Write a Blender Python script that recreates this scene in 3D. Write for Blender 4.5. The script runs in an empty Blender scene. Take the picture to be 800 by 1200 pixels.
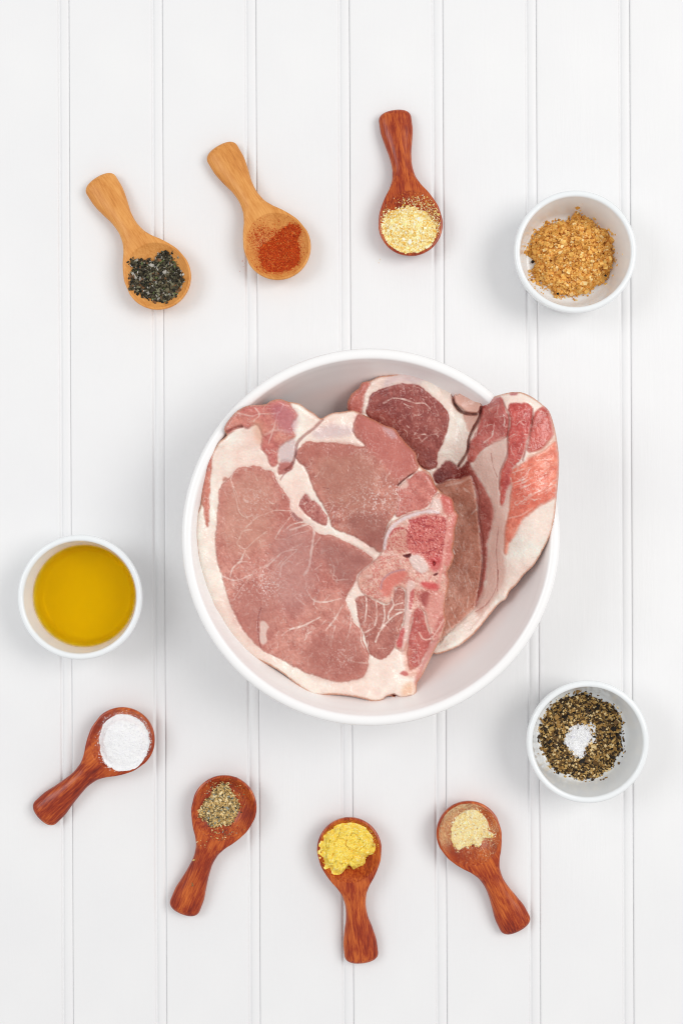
import bpy, math
import numpy as np
from mathutils import Vector

# ------------------------------------------------------------------ camera, world, light
S = bpy.context.scene
COL = S.collection
K = 0.0006                      # metres of table per photograph pixel
CAM_H = 1.0

cam_data = bpy.data.cameras.new('camera')
cam_data.sensor_fit = 'VERTICAL'
cam_data.sensor_height = 36.0
cam_data.sensor_width = 24.0
cam_data.lens = 50.0
cam_data.clip_start = 0.02
cam_data.clip_end = 50.0
cam = bpy.data.objects.new('camera', cam_data)
cam.location = (0, 0, CAM_H)
COL.objects.link(cam)
S.camera = cam

world = bpy.data.worlds.new('World')
S.world = world
world.use_nodes = True
bg = world.node_tree.nodes['Background']
bg.inputs['Color'].default_value = (1.0, 0.99, 0.985, 1)
bg.inputs['Strength'].default_value = 0.61

def area(name, loc, target, sx, sy, power, col):
    d = bpy.data.lights.new(name, 'AREA')
    d.shape = 'RECTANGLE'
    d.size, d.size_y = sx, sy
    d.energy = power
    d.color = col
    o = bpy.data.objects.new(name, d)
    o.location = loc
    o.rotation_euler = (Vector(target) - Vector(loc)).to_track_quat('-Z', 'Y').to_euler()
    COL.objects.link(o)
    return o
area('window_light', (1.75, 0.45, 2.3), (0.0, 0.0, 0.0), 1.5, 1.5, 35.5, (1.0, 0.985, 0.965))
area('added_fill_light', (-1.8, 0.5, 2.2), (0.0, 0.0, 0.0), 1.3, 1.3, 19.0, (0.94, 0.97, 1.0))  # added fill lamp on the left to lift the shadows, no real window

S.view_settings.view_transform = 'Standard'
S.view_settings.look = 'None'
S.view_settings.exposure = 0.0
S.view_settings.gamma = 1.0
S.view_settings.use_curve_mapping = False
S.render.engine = 'CYCLES'
S.cycles.use_denoising = True
S.cycles.max_bounces = 12
S.cycles.diffuse_bounces = 10
S.cycles.glossy_bounces = 4
S.cycles.transmission_bounces = 8
S.cycles.blur_glossy = 0.6
S.cycles.pixel_filter_type = 'BLACKMAN_HARRIS'
S.cycles.filter_width = 1.1

# ------------------------------------------------------------------ helpers
RNG = np.random.default_rng(7)

def W(u, v, z=0.0):
    """photograph pixel seen at height z -> world x, y"""
    f = K * (1.0 - np.asarray(z) / CAM_H)
    return (np.asarray(u) - 400.0) * f, (600.0 - np.asarray(v)) * f

def lin(c):
    c = np.asarray(c, float) / 255.0
    return np.where(c <= 0.04045, c / 12.92, ((c + 0.055) / 1.055) ** 2.4)

_LAT = {}
def noise(u, v, seed=0):
    if seed not in _LAT:
        _LAT[seed] = np.random.default_rng(1000 + seed).random((256, 256))
    L = _LAT[seed]
    u = np.asarray(u, float); v = np.asarray(v, float)
    iu = np.floor(u).astype(int); iv = np.floor(v).astype(int)
    fu = u - iu; fv = v - iv
    fu = fu * fu * fu * (fu * (fu * 6 - 15) + 10); fv = fv * fv * fv * (fv * (fv * 6 - 15) + 10)
    a, b, c, d = iu & 255, (iu + 1) & 255, iv & 255, (iv + 1) & 255
    return (L[a, c] * (1 - fu) + L[b, c] * fu) * (1 - fv) + (L[a, d] * (1 - fu) + L[b, d] * fu) * fv

def fbm(u, v, seed=0, octv=4, gain=0.5):
    s = 0.0; a = 1.0; t = 0.0
    for i in range(octv):
        s = s + a * noise(u * 2 ** i + 17.3 * i, v * 2 ** i + 9.1 * i, seed + i)
        t += a; a *= gain
    return s / t

def sstep(a, b, x):
    t = np.clip((x - a) / (b - a), 0, 1)
    return t * t * (3 - 2 * t)

def mesh_from(name, verts, faces, mat=None, colors=None, normals=None, smooth=True):
    """faces: int array (n,4) or (n,3)"""
    me = bpy.data.meshes.new(name)
    verts = np.ascontiguousarray(verts, dtype=np.float32)
    faces = np.ascontiguousarray(faces, dtype=np.int32)
    n, k = faces.shape
    me.vertices.add(len(verts)); me.vertices.foreach_set('co', verts.ravel())
    me.loops.add(n * k); me.loops.foreach_set('vertex_index', faces.ravel())
    me.polygons.add(n)
    me.polygons.foreach_set('loop_start', np.arange(0, n * k, k, dtype=np.int32))
    me.update(calc_edges=True)
    me.polygons.foreach_set('use_smooth', np.full(n, smooth, dtype=bool))
    if colors is not None:
        at = me.color_attributes.new('albedo', 'FLOAT_COLOR', 'POINT')
        c4 = np.ones((len(verts), 4), np.float32); c4[:, :3] = colors
        at.data.foreach_set('color', c4.ravel())
    if mat is not None:
        me.materials.append(mat)
    if normals is not None:
        me.normals_split_custom_set_from_vertices(normals.astype(float).tolist())
    me.update()
    return me

def obj(name, me, parent=None, label=None, cat=None, group=None, kind=None, loc=None):
    o = bpy.data.objects.new(name, me)
    COL.objects.link(o)
    if parent is not None: o.parent = parent
    if loc is not None: o.location = loc
    if label: o['label'] = label
    if cat: o['category'] = cat
    if group: o['group'] = group
    if kind: o['kind'] = kind
    return o

def vert_normals(V, F):
    a = V[F[:, 2]] - V[F[:, 0]]; b = V[F[:, 3]] - V[F[:, 1]]
    fn = np.cross(a, b)
    N = np.zeros_like(V)
    for k in range(4):
        for c in range(3):
            N[:, c] += np.bincount(F[:, k], weights=fn[:, c], minlength=len(V))
    return N / np.maximum(np.linalg.norm(N, axis=1, keepdims=True), 1e-20)

def sub_mesh(F, mask):
    used, inv = np.unique(F[mask].ravel(), return_inverse=True)
    return used, inv.reshape(-1, F.shape[1])

def pchip(xk, yk, x):
    xk = np.asarray(xk, float); yk = np.asarray(yk, float)
    h = np.diff(xk); d = np.diff(yk) / h
    m = np.zeros_like(yk); m[0] = d[0]; m[-1] = d[-1]
    for i in range(1, len(xk) - 1):
        if d[i - 1] * d[i] > 0:
            w1 = 2 * h[i] + h[i - 1]; w2 = h[i] + 2 * h[i - 1]
            m[i] = (w1 + w2) / (w1 / d[i - 1] + w2 / d[i])
    x = np.clip(x, xk[0], xk[-1])
    i = np.clip(np.searchsorted(xk, x) - 1, 0, len(h) - 1)
    t = (x - xk[i]) / h[i]
    return ((1 + 2 * t) * (1 - t) ** 2 * yk[i] + t * (1 - t) ** 2 * h[i] * m[i]
            + t * t * (3 - 2 * t) * yk[i + 1] + t * t * (t - 1) * h[i] * m[i + 1])

def smooth_profile(pts, sub=5):
    """open Catmull-Rom through (r, z) points"""
    P = np.array(pts, float)
    Q = np.vstack([2 * P[0] - P[1], P, 2 * P[-1] - P[-2]])
    out = []
    for i in range(1, len(Q) - 2):
        for t in np.linspace(0, 1, sub, endpoint=False):
            p0, p1, p2, p3 = Q[i - 1], Q[i], Q[i + 1], Q[i + 2]
            out.append(0.5 * (2 * p1 + (p2 - p0) * t + (2 * p0 - 5 * p1 + 4 * p2 - p3) * t * t + (3 * p1 - p0 - 3 * p2 + p3) * t ** 3))
    out.append(P[-1])
    return np.array(out)

def lathe(name, prof, mat, seg=160, wobble=0.0, seed=0):
    prof = np.array(prof, float)
    prof[:, 0] = np.maximum(prof[:, 0], 1e-5)
    th = np.linspace(0, 2 * np.pi, seg, endpoint=False)
    n = len(prof)
    wob = 1 + wobble * (np.sin(2 * th + seed) + 0.5 * np.sin(3 * th + 2 * seed))
    X = prof[:, 0:1] * np.cos(th) * wob; Y = prof[:, 0:1] * np.sin(th) * wob
    Z = np.repeat(prof[:, 1:2], seg, 1)
    V = np.stack([X, Y, Z], -1).reshape(-1, 3)
    i = np.arange(n - 1)[:, None] * seg; j = np.arange(seg)[None, :]; j2 = (j + 1) % seg
    F = np.stack([i + j, i + j2, i + seg + j2, i + seg + j], -1).reshape(-1, 4)
    return mesh_from(name, V, F, mat)

# ------------------------------------------------------------------ materials
def new_mat(name):
    m = bpy.data.materials.new(name)
    m.use_nodes = True
    return m, m.node_tree, m.node_tree.nodes['Principled BSDF']

def N(nt, t, **kw):
    n = nt.nodes.new(t)
    for k, v in kw.items():
        if k in n.inputs: n.inputs[k].default_value = v
        else: setattr(n, k, v)
    return n

def painted_wood():
    m, nt, p = new_mat('white painted boards')
    tc = N(nt, 'ShaderNodeTexCoord')
    mp = N(nt, 'ShaderNodeMapping'); mp.inputs['Scale'].default_value = (60, 6, 60)
    nt.links.new(tc.outputs['Object'], mp.inputs['Vector'])
    n1 = N(nt, 'ShaderNodeTexNoise', Scale=3.0, Detail=5.0, Roughness=0.6)
    nt.links.new(mp.outputs['Vector'], n1.inputs['Vector'])
    n2 = N(nt, 'ShaderNodeTexNoise', Scale=9.0, Detail=3.0)
    nt.links.new(tc.outputs['Object'], n2.inputs['Vector'])
    r = N(nt, 'ShaderNodeValToRGB')
    r.color_ramp.elements[0].position = 0.35; r.color_ramp.elements[0].color = (0.825, 0.825, 0.832, 1)
    r.color_ramp.elements[1].position = 0.7; r.color_ramp.elements[1].color = (0.86, 0.86, 0.86, 1)
    nt.links.new(n2.outputs['Fac'], r.inputs['Fac'])
    nt.links.new(r.outputs['Color'], p.inputs['Base Color'])
    b = N(nt, 'ShaderNodeBump', Strength=0.22, Distance=0.0008)
    nt.links.new(n1.outputs['Fac'], b.inputs['Height'])
    nt.links.new(b.outputs['Normal'], p.inputs['Normal'])
    p.inputs['Roughness'].default_value = 0.5
    return m

def ceramic(name, col, rough=0.16):
    m, nt, p = new_mat(name)
    tc = N(nt, 'ShaderNodeTexCoord')
    n = N(nt, 'ShaderNodeTexNoise', Scale=22.0, Detail=3.0)
    nt.links.new(tc.outputs['Object'], n.inputs['Vector'])
    b = N(nt, 'ShaderNodeBump', Strength=0.05, Distance=0.002)
    nt.links.new(n.outputs['Fac'], b.inputs['Height'])
    nt.links.new(b.outputs['Normal'], p.inputs['Normal'])
    p.inputs['Base Color'].default_value = (*col, 1)
    p.inputs['Roughness'].default_value = rough
    p.inputs['IOR'].default_value = 1.5
    return m

def spoon_wood(name, stops, rough, coat):
    m, nt, p = new_mat(name)
    tc = N(nt, 'ShaderNodeTexCoord')
    at = N(nt, 'ShaderNodeAttribute', attribute_type='OBJECT', attribute_name='grain_seed')
    off = N(nt, 'ShaderNodeVectorMath', operation='SCALE'); off.inputs[0].default_value = (1.7, 2.9, 0.7)
    nt.links.new(at.outputs['Fac'], off.inputs['Scale'])
    add = N(nt, 'ShaderNodeVectorMath', operation='ADD')
    nt.links.new(tc.outputs['Object'], add.inputs[0]); nt.links.new(off.outputs['Vector'], add.inputs[1])
    def nz(scale, sc, det=4.0, rg=0.55, dist=0.0):
        mp = N(nt, 'ShaderNodeMapping'); mp.inputs['Scale'].default_value = scale
        nt.links.new(add.outputs['Vector'], mp.inputs['Vector'])
        n = N(nt, 'ShaderNodeTexNoise', Scale=sc, Detail=det, Roughness=rg, Distortion=dist)
        nt.links.new(mp.outputs['Vector'], n.inputs['Vector'])
        return n.outputs['Fac']
    bands = nz((12, 110, 110), 1.0, 5.0, 0.6, 0.8)
    fine = nz((75, 900, 900), 1.0, 4.0, 0.65)
    blot = nz((45, 60, 60), 1.0, 2.0)
    mix1 = N(nt, 'ShaderNodeMath', operation='MULTIPLY_ADD'); mix1.inputs[1].default_value = 0.62
    nt.links.new(fine, mix1.inputs[0]); 
    mix0 = N(nt, 'ShaderNodeMath', operation='MULTIPLY'); mix0.inputs[1].default_value = 0.42
    nt.links.new(bands, mix0.inputs[0]); nt.links.new(mix0.outputs[0], mix1.inputs[2])
    mix2 = N(nt, 'ShaderNodeMath', operation='MULTIPLY_ADD'); mix2.inputs[1].default_value = 0.35
    nt.links.new(blot, mix2.inputs[0]); nt.links.new(mix1.outputs[0], mix2.inputs[2])
    r = N(nt, 'ShaderNodeValToRGB')
    e = r.color_ramp.elements
    e[0].position, e[0].color = stops[0][0], (*lin(stops[0][1]), 1)
    e[1].position, e[1].color = stops[-1][0], (*lin(stops[-1][1]), 1)
    for q, c in stops[1:-1]:
        x = e.new(q); x.color = (*lin(c), 1)
    nt.links.new(mix2.outputs[0], r.inputs['Fac'])
    nt.links.new(r.outputs['Color'], p.inputs['Base Color'])
    b = N(nt, 'ShaderNodeBump', Strength=0.25, Distance=0.0003)
    nt.links.new(fine, b.inputs['Height']); nt.links.new(b.outputs['Normal'], p.inputs['Normal'])
    p.inputs['Roughness'].default_value = rough
    p.inputs['Coat Weight'].default_value = coat
    p.inputs['Coat Roughness'].default_value = 0.2
    p.inputs['Specular IOR Level'].default_value = 0.28
    return m

def attr_mat(name, rough, sss=0.0, bump=0.0, bscale=900.0, spec=0.5, radius=(0.006, 0.002, 0.0014), rvar=0.0):
    m, nt, p = new_mat(name)
    a = N(nt, 'ShaderNodeAttribute', attribute_name='albedo')
    nt.links.new(a.outputs['Color'], p.inputs['Base Color'])
    p.inputs['Roughness'].default_value = rough
    p.inputs['Specular IOR Level'].default_value = spec
    tc = N(nt, 'ShaderNodeTexCoord')
    if sss:
        p.inputs['Subsurface Weight'].default_value = sss
        p.inputs['Subsurface Radius'].default_value = radius
        p.inputs['Subsurface Scale'].default_value = 1.0
    if bump:
        n = N(nt, 'ShaderNodeTexNoise', Scale=bscale, Detail=3.0)
        nt.links.new(tc.outputs['Object'], n.inputs['Vector'])
        b = N(nt, 'ShaderNodeBump', Strength=bump, Distance=0.0006)
        nt.links.new(n.outputs['Fac'], b.inputs['Height']); nt.links.new(b.outputs['Normal'], p.inputs['Normal']); nt.links.new(b.outputs['Normal'], p.inputs['Coat Normal'])
    if rvar:
        n = N(nt, 'ShaderNodeTexNoise', Scale=180.0, Detail=3.0)
        nt.links.new(tc.outputs['Object'], n.inputs['Vector'])
        mr = N(nt, 'ShaderNodeMapRange'); mr.inputs['From Min'].default_value = 0.3; mr.inputs['From Max'].default_value = 0.7
        mr.inputs['To Min'].default_value = rough - rvar; mr.inputs['To Max'].default_value = rough + rvar
        nt.links.new(n.outputs['Fac'], mr.inputs['Value']); nt.links.new(mr.outputs['Result'], p.inputs['Roughness'])
    return m

M_BOARD = painted_wood()
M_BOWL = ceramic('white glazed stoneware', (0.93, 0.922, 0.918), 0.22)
def bounce_tint(m):  # paints pink light bounced off the meat into the bowl's inner colour
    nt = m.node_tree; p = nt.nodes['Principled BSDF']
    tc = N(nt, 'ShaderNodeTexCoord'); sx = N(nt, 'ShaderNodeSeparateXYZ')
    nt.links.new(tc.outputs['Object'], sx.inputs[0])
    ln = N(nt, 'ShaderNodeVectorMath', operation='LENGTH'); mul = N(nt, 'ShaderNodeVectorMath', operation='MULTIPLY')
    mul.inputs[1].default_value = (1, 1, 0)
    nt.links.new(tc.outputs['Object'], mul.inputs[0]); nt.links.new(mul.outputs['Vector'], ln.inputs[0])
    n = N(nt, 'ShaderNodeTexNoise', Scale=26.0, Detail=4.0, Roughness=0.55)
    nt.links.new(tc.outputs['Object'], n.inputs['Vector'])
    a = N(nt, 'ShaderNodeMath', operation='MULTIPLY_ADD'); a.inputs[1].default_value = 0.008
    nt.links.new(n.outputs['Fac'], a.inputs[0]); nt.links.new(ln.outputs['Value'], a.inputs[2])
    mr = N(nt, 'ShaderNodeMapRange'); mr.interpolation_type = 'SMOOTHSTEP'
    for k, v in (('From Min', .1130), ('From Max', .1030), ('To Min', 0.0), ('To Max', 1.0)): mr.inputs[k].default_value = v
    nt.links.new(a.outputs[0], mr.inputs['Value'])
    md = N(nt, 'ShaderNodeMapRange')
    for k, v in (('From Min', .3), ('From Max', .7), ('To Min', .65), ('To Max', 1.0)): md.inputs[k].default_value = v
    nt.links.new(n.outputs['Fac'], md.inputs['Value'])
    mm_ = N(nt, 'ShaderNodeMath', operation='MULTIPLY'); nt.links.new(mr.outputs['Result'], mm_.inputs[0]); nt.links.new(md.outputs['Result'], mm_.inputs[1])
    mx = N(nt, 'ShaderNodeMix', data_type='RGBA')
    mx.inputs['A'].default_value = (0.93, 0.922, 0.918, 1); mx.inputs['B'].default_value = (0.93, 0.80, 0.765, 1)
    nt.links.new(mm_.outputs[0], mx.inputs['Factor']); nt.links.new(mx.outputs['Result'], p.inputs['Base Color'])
bounce_tint(M_BOWL)
M_RAM = ceramic('white porcelain', (0.85, 0.875, 0.885), 0.12)
M_LIGHT = spoon_wood('pale cherry wood', [(0.45, (176, 106, 46)), (0.62, (210, 138, 66)), (0.82, (230, 164, 90))], 0.5, 0.1)
M_RED = spoon_wood('red brown varnished wood', [(0.40, (64, 11, 5)), (0.53, (112, 27, 9)), (0.66, (154, 51, 15)), (0.86, (210, 108, 42))], 0.3, 0.3)
M_MEAT = attr_mat('raw pork', 0.30, sss=0.12, bump=0.7, bscale=520.0, spec=0.4, rvar=0.12)
_p = M_MEAT.node_tree.nodes['Principled BSDF']
_p.inputs['Coat Weight'].default_value = 0.5
_p.inputs['Coat Roughness'].default_value = 0.10
M_GRAIN = attr_mat('dry spice', 0.75, spec=0.3)
M_CRYSTAL = attr_mat('salt crystals', 0.5, sss=0.2, spec=0.4, radius=(0.001, 0.001, 0.001))

# ------------------------------------------------------------------ tabletop of beadboard planks
PITCH = 109.4 * K
top = obj('tabletop', None, label='white painted beadboard tabletop of parallel boards', kind='structure')
def plank_mesh():
    # cross section from the left joint to the right joint, z = 0 is the face of the board
    mm = 0.001
    w = PITCH / mm
    pts = [(0.10, -3.0), (0.10, -0.85), (0.26, -0.35), (0.6, -0.07), (1.3, 0.0), (3.0, 0.0)]
    e = w - 8.2                       # the flat face ends here, then a cove and the bead
    pts += [(e - 1.0, 0.0), (e - 0.4, -0.05), (e + 0.15, -0.3), (e + 0.5, -0.9), (e + 0.9, -1.4), (e + 1.4, -1.5), (e + 2.0, -1.2)]
    for a in np.linspace(155, 12, 12):
        pts.append((e + 5.0 + 2.9 * math.cos(math.radians(a)), -1.1 + 1.0 * math.sin(math.radians(a))))
    pts += [(w - 0.02, -0.95), (w - 0.02, -3.0)]
    P = np.array(pts) * mm
    ys = np.linspace(-0.62, 0.62, 9)
    V = np.array([(x, y, z) for y in ys for x, z in P])
    n = len(P)
    F = np.array([(j * n + i, j * n + i + 1, (j + 1) * n + i + 1, (j + 1) * n + i) for j in range(len(ys) - 1) for i in range(n - 1)])
    return mesh_from('plank', V, F, M_BOARD)
pm = plank_mesh()
mod_x0 = (83.5 - 400) * K
for k in range(-5, 12):
    o = obj('plank', pm, parent=top)
    o.location = (mod_x0 + k * PITCH, 0, 0.00006 * math.sin(k * 2.3))
bk = mesh_from('backing_board', np.array([(-0.55, -0.62, -0.003), (0.62, -0.62, -0.003), (0.62, 0.62, -0.003), (-0.55, 0.62, -0.003)]), np.array([(0, 1, 2, 3)]), M_BOARD)
obj('backing_board', bk, parent=top)
top.rotation_euler = (0, 0, math.radians(0.25))

# ------------------------------------------------------------------ big bowl
BZ = 0.072
bx, by = W(434.3, 629.6, BZ)
bx, by = float(bx), float(by)
R_OUT = 221.8 * K * (1 - BZ)
bi = smooth_profile([(0, 17), (40, 17), (62, 18), (77, 21.2), (90, 28.5), (100.5, 39), (108, 50.5), (113, 61.5), (115, 67), (116.2, 70)], 6)
rimc = [(116.6, 71.2), (117.6, 72.0), (119.2, 72.4), (121, 72.2), (122.6, 71.2), (123.4, 69.4)]
bo = smooth_profile([(123.4, 67.5), (122.6, 60), (119.5, 45), (113, 28), (104, 16), (90, 7.5), (72, 4), (64, 3.2)], 5)
foot = [(63.6, 2.6), (63.2, 0.4), (62.6, 0), (58.5, 0), (58, 0.4), (57.4, 3), (30, 3.2), (0, 3.2)]
prof = np.vstack([bi, rimc, bo, foot]) * 0.001
prof[:, 0] *= R_OUT / 0.1234
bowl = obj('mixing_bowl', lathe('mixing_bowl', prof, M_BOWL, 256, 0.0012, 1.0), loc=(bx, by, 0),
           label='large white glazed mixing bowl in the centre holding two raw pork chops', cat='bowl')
_br = prof[:len(bi) + 3, 0]; _bz = prof[:len(bi) + 3, 1]
def bowl_z(x, y):
    r = np.hypot(x - bx, y - by)
    z = np.interp(r, _br, _bz)
    return np.where(r > _br[-1], 0.0728, z)

# ------------------------------------------------------------------ meat
def catmull_closed(P, step=1.0):
    P = np.array(P, float); n = len(P); out = []
    for i in range(n):
        p0, p1, p2, p3 = P[i - 1], P[i], P[(i + 1) % n], P[(i + 2) % n]
        m = max(2, int(np.hypot(*(p2 - p1)) / step))
        t = np.linspace(0, 1, m, endpoint=False)[:, None]
        # centripetal-like softening: tangents limited to chord length
        d = np.hypot(*(p2 - p1))
        m1 = (p2 - p0); m2 = (p3 - p1)
        m1 = m1 / max(np.hypot(*m1), 1e-6) * d * 0.9; m2 = m2 / max(np.hypot(*m2), 1e-6) * d * 0.9
        out.append((1 + 2 * t) * (1 - t) ** 2 * p1 + t * (1 - t) ** 2 * m1 + t * t * (3 - 2 * t) * p2 + t * t * (t - 1) * m2)
    return np.vstack(out)

def catmull_open(P, step=1.0):
    P = np.array(P, float)
    if len(P) == 2: 
        m = max(2, int(np.hypot(*(P[1] - P[0])) / step))
        return P[0] + (P[1] - P[0]) * np.linspace(0, 1, m)[:, None]
    Q = np.vstack([2 * P[0] - P[1], P, 2 * P[-1] - P[-2]]); out = []
    for i in range(1, len(Q) - 2):
        m = max(2, int(np.hypot(*(Q[i + 1] - Q[i])) / step))
        t = np.linspace(0, 1, m, endpoint=False)[:, None]
        p0, p1, p2, p3 = Q[i - 1], Q[i], Q[i + 1], Q[i + 2]
        out.append(0.5 * (2 * p1 + (p2 - p0) * t + (2 * p0 - 5 * p1 + 4 * p2 - p3) * t * t + (3 * p1 - p0 - 3 * p2 + p3) * t ** 3))
    out.append(P[-1:])
    return np.vstack(out)

def seg_dist(U, Vv, line, closed):
    """min distance of points to a polyline, with the nearest point"""
    A = line; B = np.roll(line, -1, 0) if closed else line[1:]
    if not closed: A = line[:-1]
    best = np.full(U.shape, 1e9); nx = np.zeros(U.shape); ny = np.zeros(U.shape)
    for a, b in zip(A, B):
        dx, dy = b - a; L = dx * dx + dy * dy + 1e-12
        t = np.clip(((U - a[0]) * dx + (Vv - a[1]) * dy) / L, 0, 1)
        px = a[0] + t * dx; py = a[1] + t * dy
        d = (U - px) ** 2 + (Vv - py) ** 2
        k = d < best
        best[k] = d[k]; nx[k] = px[k]; ny[k] = py[k]
    return np.sqrt(best), nx, ny

def inside(U, Vv, poly):
    r = np.zeros(U.shape, bool)
    x0, y0 = poly[-1]
    for x1, y1 in poly:
        c = (y1 > Vv) != (y0 > Vv)
        if y1 != y0:
            r ^= c & (U < (x0 - x1) * (Vv - y1) / (y0 - y1) + x1)
        x0, y0 = x1, y1
    return r

class Field:
    """grid over a chop in photograph pixels; distances are filled only near each shape"""
    def __init__(s, outline, step):
        s.poly = catmull_closed(outline, 2.0)
        lo = s.poly.min(0) - 4; hi = s.poly.max(0) + 4
        s.us = np.arange(lo[0], hi[0], step); s.vs = np.arange(lo[1], hi[1], step); s.step = step
        s.U, s.V = np.meshgrid(s.us, s.vs, indexing='ij')
        d, nx, ny = s.sd(s.poly, True, near=True)
        s.d = d; s.nx = nx; s.ny = ny
    def box(s, line, pad):
        lo = line.min(0) - pad; hi = line.max(0) + pad
        i0, i1 = np.searchsorted(s.us, [lo[0], hi[0]]); j0, j1 = np.searchsorted(s.vs, [lo[1], hi[1]])
        return slice(max(i0, 0), i1), slice(max(j0, 0), j1)
    def sd(s, poly, closed=True, near=False, pad=14):
        """signed distance (+ inside)"""
        D = np.full(s.U.shape, -99.0)
        bxs = s.box(poly, pad)
        u = s.U[bxs]; v = s.V[bxs]
        # coarse line for far points is fine
        d, nx, ny = seg_dist(u, v, poly, closed)
        ins = inside(u, v, poly)
        D[bxs] = np.where(ins, d, -d)
        if near:
            NX = s.U.copy(); NY = s.V.copy(); NX[bxs] = nx; NY[bxs] = ny
            return D, NX, NY
        return D
    def line(s, pts, pad=6):
        L = catmull_open(pts, 2.0)
        D = np.full(s.U.shape, 99.0)
        b = s.box(L, pad)
        if s.U[b].size:
            D[b] = seg_dist(s.U[b], s.V[b], L, False)[0]
        return D

def rbf(ctrl, U, V):
    c = np.array(ctrl, float); n = len(c)
    def phi(r2): return 0.5 * r2 * np.log(r2 + 1e-9)
    P = c[:, :2] / 100.0
    r2 = ((P[:, None] - P[None]) ** 2).sum(-1)
    A = np.zeros((n + 3, n + 3)); A[:n, :n] = phi(r2) + np.eye(n) * 0.002
    A[:n, n] = 1; A[:n, n + 1:] = P; A[n, :n] = 1; A[n + 1:, :n] = P.T
    w = np.linalg.solve(A, np.r_[c[:, 2], 0, 0, 0])
    Z = w[n] + w[n + 1] * U / 100 + w[n + 2] * V / 100
    for i in range(n):
        Z = Z + w[i] * phi((U / 100 - P[i, 0]) ** 2 + (V / 100 - P[i, 1]) ** 2)
    return Z

def T(ox, oy, pts, k=5.714):
    return [(ox + x / k, oy + y / k) for x, y in pts]

# ---------- shapes traced from the photograph
FRONT = [(262.9, 500.8), (268, 492), (277.8, 481.5), (290, 475.4), (311, 473.6), (318, 469.3), (328.5, 467.5), (337, 470.5), (350.5, 473),
         (359.3, 479), (368, 484.3), (375.9, 490.4), (380, 488.2), (389, 484), (401, 482.5), (413.5, 481), (422, 484.3), (438, 492), (452, 499),
         (462.5, 502.6), (468.8, 511), (477.5, 521.5), (486.3, 530.3), (488.9, 540.8), (494, 547.8), (503, 553.9), (506.5, 560.5), (510, 569),
         (517, 577), (527.5, 582.4), (531, 588), (532.8, 598), (536.3, 602.5), (535.4, 611), (532.8, 620), (531.9, 634), (530, 644.5),
         (531.9, 651.5), (527.5, 663.8), (524, 671), (525.8, 679.5), (524.5, 690), (521.4, 702.8), (520.5, 716.8), (522.3, 727.3), (518.8, 739.5), (515.3, 750),
         (508, 764), (500.4, 779.8), (494.3, 792), (488.6, 801), (487.5, 811), (483, 818), (474, 819.5), (462, 817.5), (455, 815.5), (446.8, 820.8), (438, 822), (424, 818.6),
         (410, 815.7), (392.5, 814.3), (366, 814.3), (359.3, 810.8), (350.5, 804.6), (332, 789.8), (314.5, 779.3), (295.3, 770.5), (279.5, 760),
         (265.5, 744.3), (259.5, 730), (258.2, 726), (251.5, 718), (246.3, 705.8), (241, 690), (237.5, 678.5), (232.3, 654), (229.6, 630), (229.8, 612), (231.5, 601),
         (235.2, 590), (235.8, 575), (237.5, 562), (241, 544.5), (248.9, 530.5), (256.8, 518), (266, 509.8), (263, 505.5)]
LOIN = [(255.9, 577.8), (260, 569), (270.8, 556.8), (279.5, 548), (293.5, 546.3), (305.8, 547), (309.3, 550.6), (319.8, 552.4), (323.3, 562),
        (332, 574.3), (339, 586), (340.5, 597), (345, 607), (354, 611.5), (363, 616), (370, 623), (378, 626), (389, 627.5), (406.5, 635.4), (422, 644),
        (434, 651.5), (437, 657), (427.5, 665), (418.8, 673.8), (415, 684), (406.5, 696.5), (404.8, 705), (411.8, 719.8), (415.3, 731),
        (421, 736), (424.5, 743), (424.5, 749.5), (429.3, 760), (431.9, 768.8), (430, 784.5), (425.8, 793), (415.3, 796.8), (399.5, 799.4), (383.8, 796.8),
        (368, 791.5), (354, 786.3), (332, 774), (305.8, 760), (291.8, 746), (279.5, 728.5), (268.5, 703), (258.5, 671.5), (253.3, 652), (252.4, 633), (255, 605), (256, 590)]
TENDER = [(347, 531.5), (357.5, 518.4), (371.5, 518.4), (389, 519), (410, 521), (427, 522.8), (421, 515.8), (415, 509.6), (414, 499), (417, 489.5), (424, 484),
          (438, 490), (452, 497), (463, 500), (472, 510), (482, 522), (490, 533), (492, 545), (485, 553.5), (475, 561), (467, 570), (467.5, 582), (467.8, 591.5), (460.8, 603.8), (453.8, 614), (450.5, 626.5),
          (449.4, 642), (445.9, 647), (438, 643), (424, 634), (410, 627), (392.5, 620), (387.5, 615), (386, 607), (381, 597), (373, 584.5),
          (366, 570.5), (361.9, 560), (356.6, 546.5), (349, 540)]
SMALL = [(358.4, 579), (350.5, 593), (357.5, 602), (368, 610.8), (381, 616), (384, 609), (378, 596.8), (371, 589), (362.8, 585)]
FLAP = [(258, 502), (266, 488), (277.8, 478), (290, 472), (311, 470), (320, 465), (330, 464), (338, 468), (341.5, 476), (347.8, 487), (341, 499),
        (346, 511), (339, 517), (328.5, 523.5), (325, 532), (326, 543), (318, 547), (312.8, 534), (305.8, 525), (306.5, 510), (300.5, 498), (290, 503), (283, 500), (274, 503.5), (266, 509)]
NUB = [(327, 542), (332, 539), (343, 541), (342, 549), (334, 551), (327, 556)]
STRIP = [(249, 531), (248, 545), (246.5, 563.8), (245.5, 583), (246, 592), (243.5, 617), (240, 608.5), (237.8, 594), (233, 585), (233, 565), (238, 545), (245, 531)]
REDMUS = [(487, 713), (482, 732.5), (478.5, 750), (476.8, 767.5), (480, 785), (489, 781.5), (497.8, 767.5), (504.8, 750), (501, 736), (496, 716.8)]
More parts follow.
